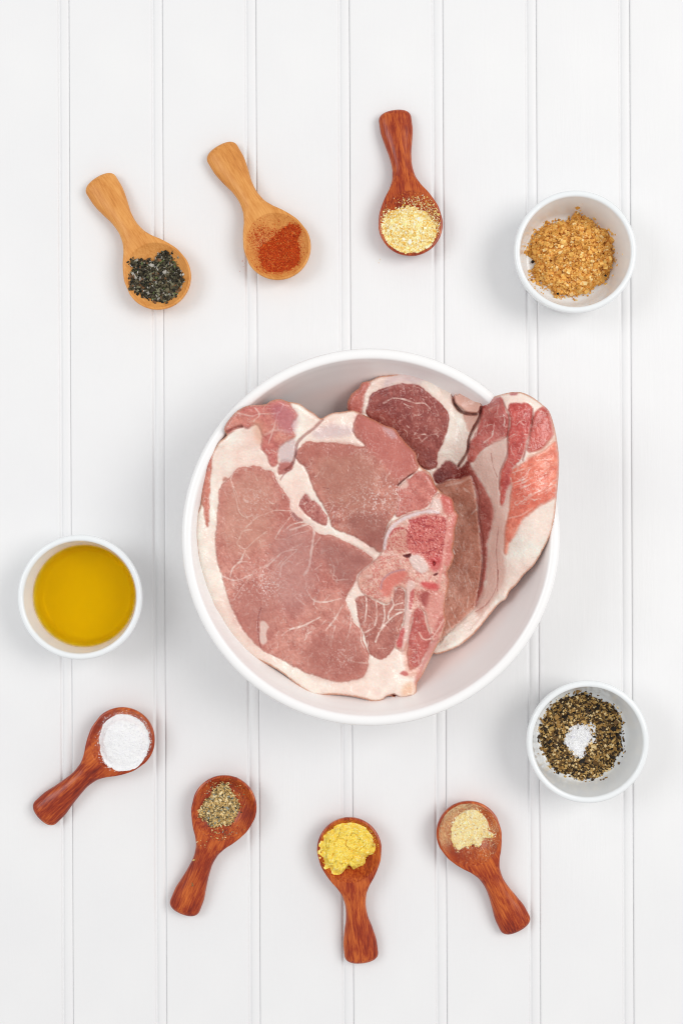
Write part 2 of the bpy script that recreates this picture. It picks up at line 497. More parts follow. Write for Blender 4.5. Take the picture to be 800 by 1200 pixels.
MIDMUS = [(417, 702), (425.8, 697), (438, 704.5), (453.8, 709), (459.5, 701), (462.5, 691.8), (468, 688), (473, 692), (474.5, 704), (472.5, 725), (469, 737), (462.5, 756.5),
          (452, 770.5), (443.3, 773), (434.5, 767), (429.3, 754.8), (427, 744), (422, 736), (418.8, 721.5)]
CHEST = [(467, 570), (477, 562), (487, 555), (495, 550.5), (506, 560.5), (513, 574), (507, 583), (505, 590), (497, 596), (483, 599.5), (472, 604), (464, 606), (466, 592), (467, 582)]
BONE = [(450, 638), (450.5, 626), (456, 615), (468, 606), (482, 600.5), (499.5, 597), (505, 590), (508, 581), (518, 577), (529, 583), (534, 597), (539, 602), (537, 620), (533, 645), (534, 652), (528, 664), (525, 672), (528, 680),
        (525, 700), (523, 716), (525, 727), (516, 747), (507, 752), (503, 740), (497, 718), (488, 712), (482, 730), (477, 750), (472.5, 763), (464, 760), (462, 754), (469, 739), (474, 724), (476, 704), (474, 690), (464, 688), (460, 701), (453, 707.5),
        (441.5, 702.5), (428, 697.5), (421.5, 691), (418.8, 682), (419.5, 674), (428, 665.5), (438, 657), (446.5, 648)]
SPONGE = [(480, 611), (487, 606.5), (497.8, 604), (510, 603.4), (518.8, 606), (523.5, 611), (522.5, 623.5), (520, 641), (517, 656), (508, 662), (499, 655), (492.5, 648), (484, 648), (475, 640), (477, 625)]
SPONGE2 = [(455, 632), (459, 625), (468, 617), (474, 619), (476, 632), (478, 645), (470, 647), (460, 645), (452, 645)]
ARC = [(445, 691), (448, 681.5), (454.5, 674.5), (462, 670.8), (473, 668.5), (477.6, 672), (472.5, 679), (464.8, 684.8), (459.5, 690.5), (457, 697), (450.5, 699)]
PLUG = [(480, 652), (490, 651), (499, 660), (502, 667), (494, 672), (487, 667), (481, 660)]

# front chop veins: (points, half width, strength)
V1 = lambda p: T(220, 570, p)
V2 = lambda p: T(340, 560, p)
V3 = lambda p: T(340, 690, p)
VA = lambda p: T(220, 450, p)
VB = lambda p: T(340, 430, p)
FV = [
 (V1([(300, 0), (330, 110), (345, 170), (385, 205), (430, 195)]), 0.9, .75), (V1([(375, 75), (390, 105), (420, 105)]), 0.9, .7),
 (V1([(690, 165), (590, 160), (520, 185), (460, 210), (390, 275)]), 0.8, .7),
 (V1([(430, 290), (370, 300), (345, 350), (330, 385), (385, 418), (450, 360), (530, 300)]), 0.95, .8),
 (V1([(385, 430), (350, 500), (300, 550), (285, 605)]), 0.9, .75), (V1([(390, 455), (415, 485)]), .7, .5),
 (V1([(800, 230), (700, 255), (640, 300)]), 0.8, .7), (V1([(690, 200), (620, 290), (585, 350)]), 0.9, .75), (V1([(800, 300), (720, 320), (650, 350), (590, 355)]), .8, .6),
 (V1([(740, 420), (640, 440), (590, 480), (530, 535)]), 1.1, .8), (V1([(730, 430), (660, 490), (625, 540), (620, 605)]), 0.9, .7), (V1([(660, 470), (610, 520), (575, 580)]), .7, .6),
 (V1([(440, 590), (380, 650), (300, 770)]), 0.8, .6), (V1([(230, 600), (320, 630), (430, 590)]), 0.8, .6), (V1([(300, 650), (330, 700)]), .8, .6),
 (V1([(800, 490), (720, 530), (690, 580)]), .8, .5), (V1([(480, 360), (490, 400), (450, 440)]), .7, .5),
 (V2([(160, 330), (155, 400), (140, 500), (125, 600), (92, 650)]), 1.9, .9), (V2([(0, 350), (60, 330), (130, 305)]), 1.4, .8), (V2([(200, 400), (150, 470), (135, 510)]), 1.1, .6),
 (V2([(0, 480), (80, 440)]), .8, .6), (V2([(0, 640), (60, 560), (100, 540)]), .8, .5),
 (V2([(270, 540), (295, 610), (290, 680), (385, 680)]), 0.9, .65), (V2([(360, 640), (350, 670)]), .8, .6), (V2([(250, 500), (320, 480), (330, 445)]), .6, .5),
 (V2([(385, 260), (430, 215), (490, 190)]), 1.0, .65), (V2([(320, 165), (370, 200)]), .8, .5), (V2([(480, 60), (500, 110), (500, 180)]), .6, .4), (V2([(560, 40), (595, 90), (570, 130)]), .8, .5), (V2([(590, 130), (640, 180)]), .6, .45),
 (V2([(600, 30), (600, 60)]), .5, .4), (V2([(420, 80), (430, 130)]), .6, .35), (V2([(470, 340), (515, 375)]), .6, .4), (V2([(700, 90), (735, 140), (720, 190)]), 1.0, .6),
 (V3([(110, 10), (150, 70), (220, 90), (340, 65)]), 1.1, .75), (V3([(0, 270), (90, 245), (200, 190)]), 1.2, .75), (V3([(370, 350), (395, 290), (410, 190)]), 1.1, .7),
 (V3([(235, 280), (300, 200), (350, 110)]), 1.0, .65), (V3([(270, 390), (285, 310), (300, 250)]), 1.1, .6), (V3([(330, 420), (395, 475), (430, 490), (515, 500)]), 1.2, .75),
 (V3([(395, 475), (330, 500)]), 1.0, .6), (V3([(400, 470), (440, 440)]), .8, .6), (V3([(120, 520), (120, 470), (150, 430)]), .7, .5), (V3([(220, 430), (260, 460)]), .8, .55), (V3([(480, 260), (475, 350), (500, 400)]), 1.0, .7),
 (V3([(40, 60), (100, 110)]), .8, .6), (V3([(210, 240), (240, 210)]), .8, .5), (V3([(120, 300), (160, 270)]), .9, .5), (V3([(230, 570), (270, 540), (250, 500)]), .8, .5), (V3([(170, 390), (200, 440)]), .6, .4), (V3([(440, 420), (430, 370)]), .8, .5),
 (V3([(505, 30), (510, 110), (500, 215)]), 1.2, .85), (V3([(575, 90), (580, 180), (565, 245)]), 1.2, .85), (V3([(625, 105), (632, 190), (610, 265)]), 1.1, .8), (V3([(770, 145), (690, 185), (610, 270), (570, 355)]), 1.3, .9),
 (V3([(445, 190), (470, 260), (495, 293), (560, 258)]), 1.1, .85), (V3([(675, 50), (690, 110), (660, 160), (655, 200)]), 1.2, .85), (V3([(695, 110), (750, 95)]), 1.0, .8), (V3([(770, 140), (700, 140)]), 1.0, .8), (V3([(520, 350), (515, 410)]), 1.0, .6),
 (V3([(690, 70), (720, 40)]), .7, .6), (V3([(705, 85), (740, 50)]), .7, .6),
 (VA([(300, 180), (360, 200), (430, 215), (480, 200), (600, 195), (640, 140)]), 1.1, .6), (VA([(450, 160), (480, 205), (440, 250)]), 1.1, .6), (VA([(600, 195), (580, 280), (540, 400)]), 1.0, .5), (VA([(520, 340), (580, 310), (690, 320)]), 2.2, .45),
 (VA([(300, 600), (290, 650), (330, 740), (350, 800)]), 1.0, .65), (VA([(240, 700), (260, 750)]), .7, .4), (VA([(440, 590), (470, 650)]), .7, .4), (VA([(400, 700), (460, 720), (440, 760)]), .8, .5), (VA([(110, 600), (150, 650)]), .8, .5), (VA([(100, 720), (150, 690)]), .7, .5),
 (VB([(560, 360), (640, 430), (690, 500)]), 1.0, .5), (VB([(500, 400), (520, 480), (600, 520)]), .9, .45), (VB([(690, 620), (670, 700), (640, 740)]), 1.4, .6), (VB([(560, 700), (600, 740)]), .7, .4), (VB([(640, 620), (700, 680)]), 1.2, .4),
]

BACK = [(409, 485), (406.5, 477), (407.4, 470), (411.8, 461.5), (420.5, 454.5), (424, 448.5), (434.5, 445.6), (443, 441.4), (455.5, 439.5), (470.5, 436.5),
        (491.5, 433.5), (500, 435.6), (512.5, 435.3), (524.8, 440.5), (535, 449), (541, 456), (545, 460.5), (554.5, 461.5), (564, 469.5), (569, 471), (575, 466), (587, 462), (597.8, 459.6),
        (610, 459.6), (622, 464.5), (634.5, 473.5), (643, 482), (648.5, 497.8), (652, 515), (654.6, 538), (653.8, 560.8), (652, 580), (649.4, 605.5),
        (645, 625), (635.5, 645), (625.8, 661.5), (613.5, 673.8), (604, 686), (597, 692.5), (592.5, 702), (584.8, 707), (572.5, 722), (555, 743), (537.5, 757),
        (522, 763.8), (510, 766.6), (495, 760), (480, 720), (472, 650), (455, 580), (435, 525)]
EYE = [(431, 472), (434.5, 461.5), (445, 456), (460, 451.5), (472, 449), (489.8, 451.5), (503.8, 462), (517.8, 474), (525.6, 486.5), (524.8, 500.5), (519.5, 518),
       (512.5, 532), (512, 546), (503.8, 550.5), (493, 548), (470, 530), (445, 505), (429, 484)]
EDGE = [(403, 482), (403, 470), (408, 459), (418, 452), (424, 446), (433.5, 447), (428, 459.8), (424.5, 479), (420, 490)]
BLOB = T(460, 420, [(405, 240), (430, 245), (450, 215), (480, 242), (540, 240), (592, 300), (578, 352), (520, 367), (450, 330), (415, 295)])
REDB = T(460, 420, [(270, 92), (330, 90), (420, 150), (465, 195), (440, 212), (405, 215), (370, 165)])
BLOB2 = T(460, 420, [(480, 370), (550, 370), (575, 400), (560, 460), (510, 490), (490, 430)])
LOWFACE = [(513.5, 566), (525, 562), (538, 560.5), (550, 556), (556, 576), (560, 602.5), (562, 628.8), (564.5, 655), (563.5, 675), (557.6, 710), (541, 725.8), (523.5, 743), (505, 757), (490, 740), (490, 640), (495, 580)]
DARKM = [(507, 556), (514, 549), (524, 540), (535, 547), (540, 549), (548, 541), (551, 548), (556, 559), (549, 557), (538, 561), (524, 563), (512, 567)]
BAND = [(549, 545), (557, 556), (567.8, 572.8), (578, 595.5), (576, 614.8), (571, 634), (570.5, 658.5), (567, 684), (558.5, 711), (556.5, 709), (563, 678), (564.5, 655), (562, 628), (560, 602), (556, 574)]
UPF = [(562.8, 478.5), (568, 471.5), (580, 465), (588, 466), (590.8, 478.5), (596, 492.5), (593.4, 511.8), (580, 518.8), (564.5, 527.5), (554, 541.5), (548.8, 541), (548.6, 524),
       (555.5, 510), (561, 494)]
MIDF = [(596, 475), (610, 471.5), (622, 476.8), (622, 497.8), (617, 517), (611.8, 537), (601, 546.8), (599, 560), (594, 574), (588, 592), (585, 577), (585, 560), (587, 551), (594, 534.5), (594, 513.5), (597.8, 494)]
RTF = [(625.8, 483.8), (638, 477), (645, 489), (647.5, 510), (638, 524), (622, 531), (617, 528), (621, 510)]
SALM = [(597.8, 553), (610, 543.5), (618.8, 536), (638, 527), (651, 517), (660, 538), (658, 562), (654, 580), (634.5, 591.5), (618.8, 603.8), (610, 610.8), (604.8, 624.8), (596, 637), (591.6, 650), (590.3, 635),
        (591, 617.8), (595.5, 600), (596.4, 582.8), (598.5, 565)]

C5 = lambda p: T(460, 420, p)
C6 = lambda p: T(540, 440, p)
C7 = lambda p: T(540, 560, p)
C8 = lambda p: T(440, 550, p)
C9 = lambda p: T(440, 680, p)
BV = [(C5([(-60, 300), (0, 268), (80, 275), (150, 300), (210, 300), (250, 335)]), 1.1, .75), (C5([(200, 270), (215, 300)]), .9, .5), (C5([(300, 500), (240, 520), (190, 560)]), .7, .45), (C5([(230, 420), (260, 370)]), .7, .35), (C5([(130, 480), (200, 560)]), .6, .3),
      (C6([(160, 340), (210, 330), (210, 400), (150, 450)]), .9, .6), (C6([(105, 350), (100, 400)]), 1.0, .7), (C6([(180, 230), (210, 215)]), .9, .5), (C6([(220, 280), (290, 270), (300, 240)]), .8, .5), (C6([(250, 200), (240, 250)]), .7, .5),
      (C6([(430, 250), (400, 310), (420, 330)]), 1.0, .6), (C6([(465, 330), (440, 440), (400, 580)]), 1.5, .6), (C6([(345, 650), (440, 620), (500, 600)]), .9, .6), (C6([(345, 720), (430, 690), (450, 650)]), .9, .6), (C6([(400, 760), (520, 700), (550, 680)]), 1.0, .6), (C6([(500, 570), (600, 560)]), .7, .4), (C6([(520, 620), (630, 600)]), .7, .4), (C6([(450, 800), (560, 760), (640, 690)]), .8, .5), (C6([(480, 680), (600, 650)]), .6, .4),
      (C7([(360, 50), (420, 30), (470, 0)]), .9, .6), (C7([(350, 140), (370, 180), (470, 110)]), .9, .6), (C7([(430, 150), (530, 80)]), .7, .45), (C7([(320, 270), (400, 250), (480, 200)]), 1.1, .5), (C7([(520, 110), (620, 60)]), .7, .4),
      (C7([(330, 0), (335, 60), (290, 180), (275, 260)]), 1.5, .7), (C9([(560, 140), (590, 210)]), .9, .5), (C9([(500, 180), (550, 280)]), 1.1, .6), (C9([(520, 80), (545, 160)]), .8, .5), (C9([(480, 270), (510, 340)]), 1.0, .5), (C9([(600, 30), (620, 90), (610, 180)]), .8, .5), (C9([(470, 330), (480, 370)]), .8, .5),
      (C8([(640, 300), (670, 270), (690, 280)]), 1.0, .6), (C8([(560, 200), (570, 270)]), .7, .4), (C8([(600, 130), (660, 190)]), .7, .4), (C8([(470, 110), (560, 90), (620, 60)]), 1.5, .5), (C8([(590, 480), (580, 560)]), .7, .45), (C8([(640, 500), (625, 560)]), .8, .5), (C8([(650, 650), (690, 655)]), .9, .6), (C8([(600, 680), (640, 780)]), .8, .5), (C8([(560, 640), (550, 740)]), .7, .4)]

FAT = (253, 232, 219)

def build_chop(name, label, outline, ctrl, regions, extra, veins, step, seed, under, sag, thick, marble):
    """regions: list of (part name, polygon, colour, colour2, relief mm, edge softness px, fibre angle, lean)"""
    f = Field(outline, step)
    U, V = f.U, f.V
    rag = (fbm(U / 3.1, V / 3.1, seed + 40, 3) - 0.5) * 0.8 + (fbm(U / 9, V / 9, seed + 44, 2) - .5) * .9
    Z = rbf(ctrl, U, V) * 0.001
    # colour starts as fat
    n_big = fbm(U / 38, V / 38, seed, 3); n_mid = fbm(U / 9, V / 9, seed + 5, 4); n_fine = fbm(U / 2.4, V / 2.4, seed + 9, 2, .9)
    C = np.empty(U.shape + (3,))
    for c in range(3):
        C[..., c] = FAT[c] + (n_mid - .5) * (10, 22, 22)[c] + (n_big - .5) * (10, 44, 46)[c] + (n_fine - .5) * (8, 12, 14)[c]
    rid = np.zeros(U.shape, int)
    H = (n_mid - .5) * 0.0006 + (fbm(U / 20, V / 20, seed + 3, 2) - .5) * 0.0030
    lean_w = np.zeros(U.shape)
    names = ['fat_rim']
    for k, (pn, poly, c1, c2, relief, soft, ang, lean) in enumerate(regions):
        P = catmull_closed(poly, 2.0)
        D = f.sd(P) + rag * 2.2
        w = sstep(-soft, soft, D)
        ca, sa = math.cos(math.radians(ang)), math.sin(math.radians(ang))
        A = U * ca + V * sa; B = -U * sa + V * ca
        fib = fbm(A / 7 + n_mid * 2.0, B / 1.7 + n_mid * 3.0, seed + 20 + k, 3)
        mix = np.clip(n_big * 1.6 - 0.3 + (n_mid - .5) * 0.9, 0, 1)
        for c in range(3):
            col = c1[c] + (c2[c] - c1[c]) * mix + (fib - .5) * (18, 18, 17)[c] * (1.0 if lean else 0.5) + (n_mid - .5) * (26, 26, 24)[c] + (n_fine - .5) * (34, 35, 34)[c]
            C[..., c] = C[..., c] * (1 - w) + col * w
        lean_w = lean_w * (1 - w) + (w if lean else 0)
        H = H + w * lean * (n_fine - .5) * .0003
        H = H * (1 - w * .5) + w * (relief * 0.0016 + (fib - .5) * 0.0002 * lean) - 0.0006 * np.exp(-(D / 1.4) ** 2) * (1 if lean else .6)
        names.append(pn)
        rid[D > 0] = len(names) - 1
    # marbling: random thin branching threads, stronger in lean meat
    for sc, th, amt, sd in marble:
        w1 = fbm(U / sc + 0.7 * n_mid, V / sc + 0.7 * n_big, seed + sd, 3)
        ridge = np.abs(w1 - 0.5)
        gate = sstep(0.48, 0.62, fbm(U / (sc * 1.3), V / (sc * 1.3), seed + sd + 30, 2))
        m = (1 - sstep(th * .35, th, ridge)) * gate * amt * lean_w
        for c in range(3): C[..., c] += (np.array((226, 196, 184))[c] - C[..., c]) * m
    # specks of fat
    sp = sstep(0.70, 0.80, noise(U / 1.9, V / 1.9, seed + 77)) * sstep(0.5, 0.65, noise(U / 14, V / 14, seed + 78)) * 0.22 * lean_w
    for c in range(3): C[..., c] += ((228, 198, 190)[c] - C[..., c]) * sp
    rv = np.random.default_rng(seed + 5)
    extra_v = []
    for (mode, cu, cv, ru, rvv, nn) in ((('loin', 335, 680, 75, 105, 130), ('tender', 415, 570, 48, 55, 45), ('mid', 445, 735, 20, 28, 18)) if seed < 150 else (('x', 480, 495, 36, 40, 35), ('x', 540, 650, 18, 80, 45), ('x', 575, 500, 18, 28, 22), ('x', 608, 515, 12, 36, 20), ('x', 625, 570, 24, 30, 45))):
        for _ in range(nn):
            a = rv.uniform(0, 2 * np.pi); q = math.sqrt(rv.random())
            u = cu + ru * q * math.cos(a); v = cv + rvv * q * math.sin(a)
            if mode == 'loin': d = math.atan2(632 - v, 378 - u) + rv.normal(0, .45)
            elif cu == 540: d = 1.25 + rv.normal(0, .3)
            elif cu == 625: d = -.6 + rv.normal(0, .35)
            else: d = rv.uniform(0, np.pi)
            ln = rv.uniform(3, 13); bend = rv.normal(0, .5)
            p = [(u, v)]
            for k in range(3):
                p.append((p[-1][0] + ln / 3 * math.cos(d), p[-1][1] + ln / 3 * math.sin(d))); d += bend * .6
            extra_v.append((p, rv.uniform(.35, .75), rv.uniform(.3, .75)))
    for pts, hw, st in list(veins) + extra_v:
        D = f.line(pts) + rag * 1.1
        brk = 0.45 + 0.75 * noise(U / 3.3, V / 3.3, seed + 60)
        m = np.clip((1 - sstep(hw * 0.25, hw * 1.15, D)) * st * 1.1 * brk * np.clip(lean_w + (1 if hw > .76 else 0), 0, 1), 0, 1)
        for c in range(3): C[..., c] += ((246, 220, 208)[c] - C[..., c]) * m
        H = H + 0.00018 * m
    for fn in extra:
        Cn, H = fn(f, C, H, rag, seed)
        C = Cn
    # thin dried rind along the cut edge
    ew = (1 - sstep(.3, 2.6, f.d + rag * 1.4)) * .75
    for c in range(3): C[..., c] += ((206, 128, 92)[c] - C[..., c]) * ew
    C = np.clip(C, 0, 255)
    # rounded rim
    rr = 6.5
    q = np.clip(f.d / rr, 0, 1)
    Z = Z + H * np.clip(f.d / 2.5, 0.2, 1) - sag * (1 - np.sqrt(np.clip(1 - (1 - q) ** 2, 0, 1)))
    # snap the border to the outline
    keep = f.d > -0.55 * step
    bord = keep & (np.abs(f.d) < 0.75 * step)
    Us = np.where(bord, f.nx, U); Vs = np.where(bord, f.ny, V)
    X, Y = W(Us, Vs, Z)
    idx = -np.ones(U.shape, int); 
    q = keep[:-1, :-1] & keep[1:, :-1] & keep[1:, 1:] & keep[:-1, 1:]
    idx[keep] = np.arange(keep.sum())
    # image rows run downward, so this winding faces up
    F = np.stack([idx[:-1, :-1][q], idx[:-1, 1:][q], idx[1:, 1:][q], idx[1:, :-1][q]], -1)
    VV = np.stack([X[keep], Y[keep], Z[keep]], -1)
    CC = lin(C[keep]) * 0.93
    NN = vert_normals(VV, F)
    if NN[:, 2].mean() < 0: F = F[:, ::-1]; NN = -NN
    rq = rid[:-1, :-1][q]
    root = obj(name, None, label=label, cat='pork chop', group='raw pork chops in the bowl')
    cx, cy = VV[:, 0].mean(), VV[:, 1].mean()
    root.location = (cx, cy, 0)
    O = np.array((cx, cy, 0))
    zb = np.maximum(VV[:, 2] - thick, under(VV[:, 0], VV[:, 1], Us[keep], Vs[keep]))
    zb = np.minimum(zb, VV[:, 2] - 0.0015)
    for k, pn in enumerate(names):
        used, FF = sub_mesh(F, rq == k)
        v = VV[used] - O; c = CC[used]; n = NN[used]
        if k == 0:
            # walls and underside belong to the fat rim
            E = np.concatenate([F[:, [0, 1]], F[:, [1, 2]], F[:, [2, 3]], F[:, [3, 0]]])
            key = np.sort(E, 1); kk = key[:, 0] * len(VV) + key[:, 1]
            _, first, cnt = np.unique(kk, return_index=True, return_counts=True)
            E = E[first[cnt == 1]]
            bv, binv = np.unique(E.ravel(), return_inverse=True); E2 = binv.reshape(-1, 2)
            nb = len(bv)
            outw = np.zeros((nb, 3)); d = VV[E[:, 1]] - VV[E[:, 0]]
            en = np.stack([d[:, 1], -d[:, 0], np.zeros(len(d))], -1)
            for e in (0, 1):
                for cc in range(3): outw[:, cc] += np.bincount(E2[:, e], weights=en[:, cc], minlength=nb)
            outw /= np.maximum(np.linalg.norm(outw, axis=1, keepdims=True), 1e-12)
            tv = VV[bv]; bvz = zb[bv]
            mv = tv.copy(); mv[:, 2] = (tv[:, 2] + bvz) / 2; mv -= outw * 0.0008
            lv = tv.copy(); lv[:, 2] = bvz; lv -= outw * 0.003
            tn = NN[bv] + outw; tn /= np.linalg.norm(tn, axis=1, keepdims=True)
            bn = outw + np.array((0, 0, -.5)); bn /= np.linalg.norm(bn, axis=1, keepdims=True)
            o1 = len(v)
            wallv = np.vstack([tv, mv, lv]) - O
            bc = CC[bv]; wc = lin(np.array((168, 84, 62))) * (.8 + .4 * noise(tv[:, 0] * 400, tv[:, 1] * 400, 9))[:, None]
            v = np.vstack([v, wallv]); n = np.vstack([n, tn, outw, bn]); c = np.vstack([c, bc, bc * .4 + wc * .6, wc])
            w1 = np.stack([E2[:, 0], E2[:, 0] + nb, E2[:, 1] + nb, E2[:, 1]], -1) + o1
            FF = np.vstack([FF, w1, w1 + nb])
            # underside, coarse: every 4th grid node, overlapped by the walls
            s4 = 5
            kg = keep[::s4, ::s4]; ig = -np.ones(kg.shape, int); ig[kg] = np.arange(kg.sum())
            sel = idx[::s4, ::s4][kg]
            uv_ = VV[sel].copy(); uv_[:, 2] = zb[sel] - 0.0
            qq = kg[:-1, :-1] & kg[1:, :-1] & kg[1:, 1:] & kg[:-1, 1:]
            UF = np.stack([ig[:-1, :-1][qq], ig[1:, :-1][qq], ig[1:, 1:][qq], ig[:-1, 1:][qq]], -1) + len(v)
            v = np.vstack([v, uv_ - O]); n = np.vstack([n, np.tile((0, 0, -1.0), (len(uv_), 1))]); c = np.vstack([c, CC[sel]])
            FF = np.vstack([FF, UF])
        me = mesh_from(pn, v, FF, M_MEAT, c, n)
        obj(pn, me, parent=root)
    return f, Z

def paint(f, C, poly, col, soft, amt, rag):
    P = catmull_closed(poly, 2.0)
    w = sstep(-soft, soft, f.sd(P) + rag * 1.6) * amt
    for c in range(3): C[..., c] += (col[c] - C[..., c]) * w
    return w

def stroke(f, C, pts, hw, col, amt, rag):
    w = (1 - sstep(hw * .4, hw * 1.3, f.line(pts, hw * 2 + 4) + rag * 1.0)) * amt
    for c in range(3): C[..., c] += (col[c] - C[..., c]) * w
    return w

def front_extra(f, C, H, rag, seed):
    U, V = f.U, f.V
    n = fbm(U / 6, V / 6, 301, 3)
    # tone differences between the muscles
    for poly, col, sf, am in (([(262, 590), (275, 562), (305, 555), (320, 580), (315, 630), (280, 650), (262, 630)], (208, 150, 130), 14, .55),
                              ([(375, 635), (405, 642), (432, 652), (436, 658), (420, 670), (408, 685), (385, 668)], (162, 102, 94), 9, .6),
                              ([(330, 620), (365, 625), (370, 690), (340, 720), (318, 680)], (188, 132, 126), 14, .5),
                              ([(365, 750), (410, 745), (428, 770), (425, 790), (395, 797), (360, 785)], (172, 100, 88), 9, .55),
                              ([(285, 690), (315, 690), (318, 750), (300, 752), (275, 715)], (176, 106, 96), 12, .5),
                              ([(372, 540), (420, 530), (440, 560), (425, 600), (390, 590)], (182, 122, 104), 12, .6),
                              ([(405, 610), (440, 600), (455, 618), (447, 645), (425, 633)], (146, 82, 72), 8, .6),
                              ([(418, 488), (440, 492), (470, 512), (488, 540), (468, 562), (450, 545), (428, 520)], (198, 108, 98), 6, .7),
                              ([(350, 530), (370, 520), (420, 522), (410, 535), (370, 535)], (184, 104, 92), 6, .5)):
        paint(f, C, poly, col, sf, am, rag)
    for (cu, cv, rad, am) in ((440, 588, 26, .8), (312, 685, 20, .8), (275, 690, 16, .6), (432, 520, 14, .5), (395, 600, 20, .5), (300, 590, 22, .5), (400, 770, 22, .5), (460, 570, 14, .7)):
        g = np.exp(-((U - cu) ** 2 + (V - cv) ** 2) / rad ** 2)
        sp = sstep(.60, .74, fbm(U / 1.7, V / 1.7, 360, 2, .7)) * g * am
        for c in range(3): C[..., c] += ((240, 214, 208)[c] - C[..., c]) * sp
    # silver skin on the upper lobe, pale violet
    w = paint(f, C, T(340, 430, [(150, 440), (240, 390), (330, 385), (420, 420), (400, 455), (300, 470), (190, 480)]), (214, 188, 190), 4, .6, rag)
    w = paint(f, C, T(340, 430, [(620, 400), (680, 420), (710, 470), (680, 480), (640, 440)]), (212, 180, 184), 3, .6, rag)
    # warm blush in the fat of the flap
    paint(f, C, T(220, 450, [(440, 250), (500, 260), (520, 320), (480, 400), (440, 330)]), (232, 170, 140), 6, .55, rag)
    paint(f, C, T(220, 450, [(560, 150), (640, 130), (720, 200), (700, 330), (620, 300), (580, 220)]), (190, 108, 124), 6, .55, rag)
    paint(f, C, T(220, 450, [(620, 420), (720, 380), (690, 540), (620, 520)]), (214, 186, 186), 3, .75, rag)
    paint(f, C, T(220, 450, [(620, 535), (690, 530), (680, 580), (620, 600)]), (190, 112, 104), 2, .9, rag)
    # fat bright island near the bottom of the loin
    paint(f, C, T(220, 690, [(490, 215), (530, 230), (540, 260), (525, 290), (530, 350), (505, 375), (485, 355), (482, 280)]), (236, 208, 196), 1.3, .85, rag)
    paint(f, C, T(220, 450, [(235, 640), (250, 622), (265, 635), (245, 655)]), (190, 120, 104), 1.3, .8, rag)
    paint(f, C, T(340, 560, [(10, 230), (60, 262), (90, 290), (40, 290), (15, 260)]), (172, 104, 98), 1.2, .8, rag)
    # bone detail: blood specks in the pale bone
    bd = sstep(-1, 2, f.sd(catmull_closed(BONE, 2.0)))
    sp = sstep(.5, .78, noise(U / 1.15, V / 1.15, 340) * .6 + .55 * fbm(U / 7, V / 7, 341, 3)) * bd
    for c in range(3): C[..., c] += ((192, 70, 66)[c] - C[..., c]) * sp * .4
    sp = sstep(.55, .75, fbm(U / 5, V / 5, 344, 3)) * bd
    for c in range(3): C[..., c] += ((246, 214, 202)[c] - C[..., c]) * sp * .4
    H = H + (fbm(U / 2.5, V / 2.5, 346, 2) - .5) * .0008 * bd
    for p in (SPONGE,):
        w = paint(f, C, p, (208, 92, 86), 2.8, .9, rag)
        sp = sstep(.42, .62, noise(U / 1.25, V / 1.25, 333)) * w
        for c in range(3): C[..., c] += ((226, 150, 136)[c] - C[..., c]) * sp * .55
        sp = sstep(.62, .75, noise(U / 1.6, V / 1.6, 335)) * w
        for c in range(3): C[..., c] += ((150, 34, 40)[c] - C[..., c]) * sp * .6
        H = H - 0.0003 * w + (noise(U / 1.25, V / 1.25, 333) - .5) * 0.0006 * w
    w = paint(f, C, SPONGE2, (216, 150, 132), 2.5, .8, rag)
    sp = sstep(.55, .7, noise(U / 1.5, V / 1.5, 336)) * w
    for c in range(3): C[..., c] += ((186, 74, 70)[c] - C[..., c]) * sp * .6
    stroke(f, C, T(440, 550, [(90, 445), (130, 400), (180, 395)]), 1.6, (190, 72, 70), .7, rag)
    stroke(f, C, T(440, 550, [(230, 345), (250, 350), (330, 325)]), 1.8, (184, 60, 62), .7, rag)
    stroke(f, C, T(440, 550, [(200, 400), (230, 440), (270, 510)]), 0.9, (150, 50, 50), .7, rag)
    # white cartilage cap and the white rail to its right
    w = stroke(f, C, T(440, 550, [(58, 530), (70, 460), (110, 390), (180, 335), (260, 300), (350, 282), (420, 288)]), 2.4, (232, 208, 208), .9, rag); H = H + w * .0005
    w = stroke(f, C, T(440, 550, [(480, 350), (478, 430), (462, 530), (445, 640), (430, 720), (420, 790)]), 1.8, (236, 160, 148), .8, rag); H = H + w * .0004
    w = paint(f, C, T(440, 550, [(370, 220), (400, 195), (440, 205), (440, 270), (380, 270), (350, 255)]), (244, 214, 204), 2, .9, rag)
    w = paint(f, C, T(440, 550, [(160, 90), (200, 70), (220, 110), (180, 130), (150, 115)]), (240, 204, 190), 2, .8, rag)
    stroke(f, C, T(440, 550, [(250, 25), (200, 60), (150, 105)]), 1.0, (84, 30, 26), .8, rag)
    paint(f, C, T(440, 550, [(490, 360), (540, 300), (535, 400), (520, 500), (515, 590), (470, 640), (480, 480)]), (218, 116, 108), 3, .6, rag)
    paint(f, C, T(440, 550, [(440, 180), (510, 200), (520, 290), (470, 300), (450, 250)]), (210, 92, 84), 3, .7, rag)
    w = paint(f, C, PLUG, (240, 214, 206), 1.5, .9, rag); H = H + w * .0006
    for pts in ([(185, 575), (235, 568), (225, 590), (195, 588)], [(385, 610), (398, 625), (390, 650), (384, 630)], [(385, 705), (415, 692), (410, 705), (390, 712)]):
        w = paint(f, C, T(440, 550, pts), (96, 18, 22), 0.9, .95, rag); H = H - w * .0016
    paint(f, C, T(440, 550, [(360, 600), (430, 590), (435, 650), (400, 690), (360, 650)]), (206, 70, 72), 3, .6, rag)
    w = paint(f, C, ARC, (224, 120, 106), 2.8, .8, rag)
    stroke(f, C, T(440, 550, [(35, 800), (45, 745), (90, 700), (140, 680), (190, 672)]), 1.2, (196, 140, 144), .85, rag)
    paint(f, C, T(440, 680, [(300, 20), (360, 10), (415, 30), (410, 60), (360, 60)]), (214, 62, 64), 3, .75, rag)
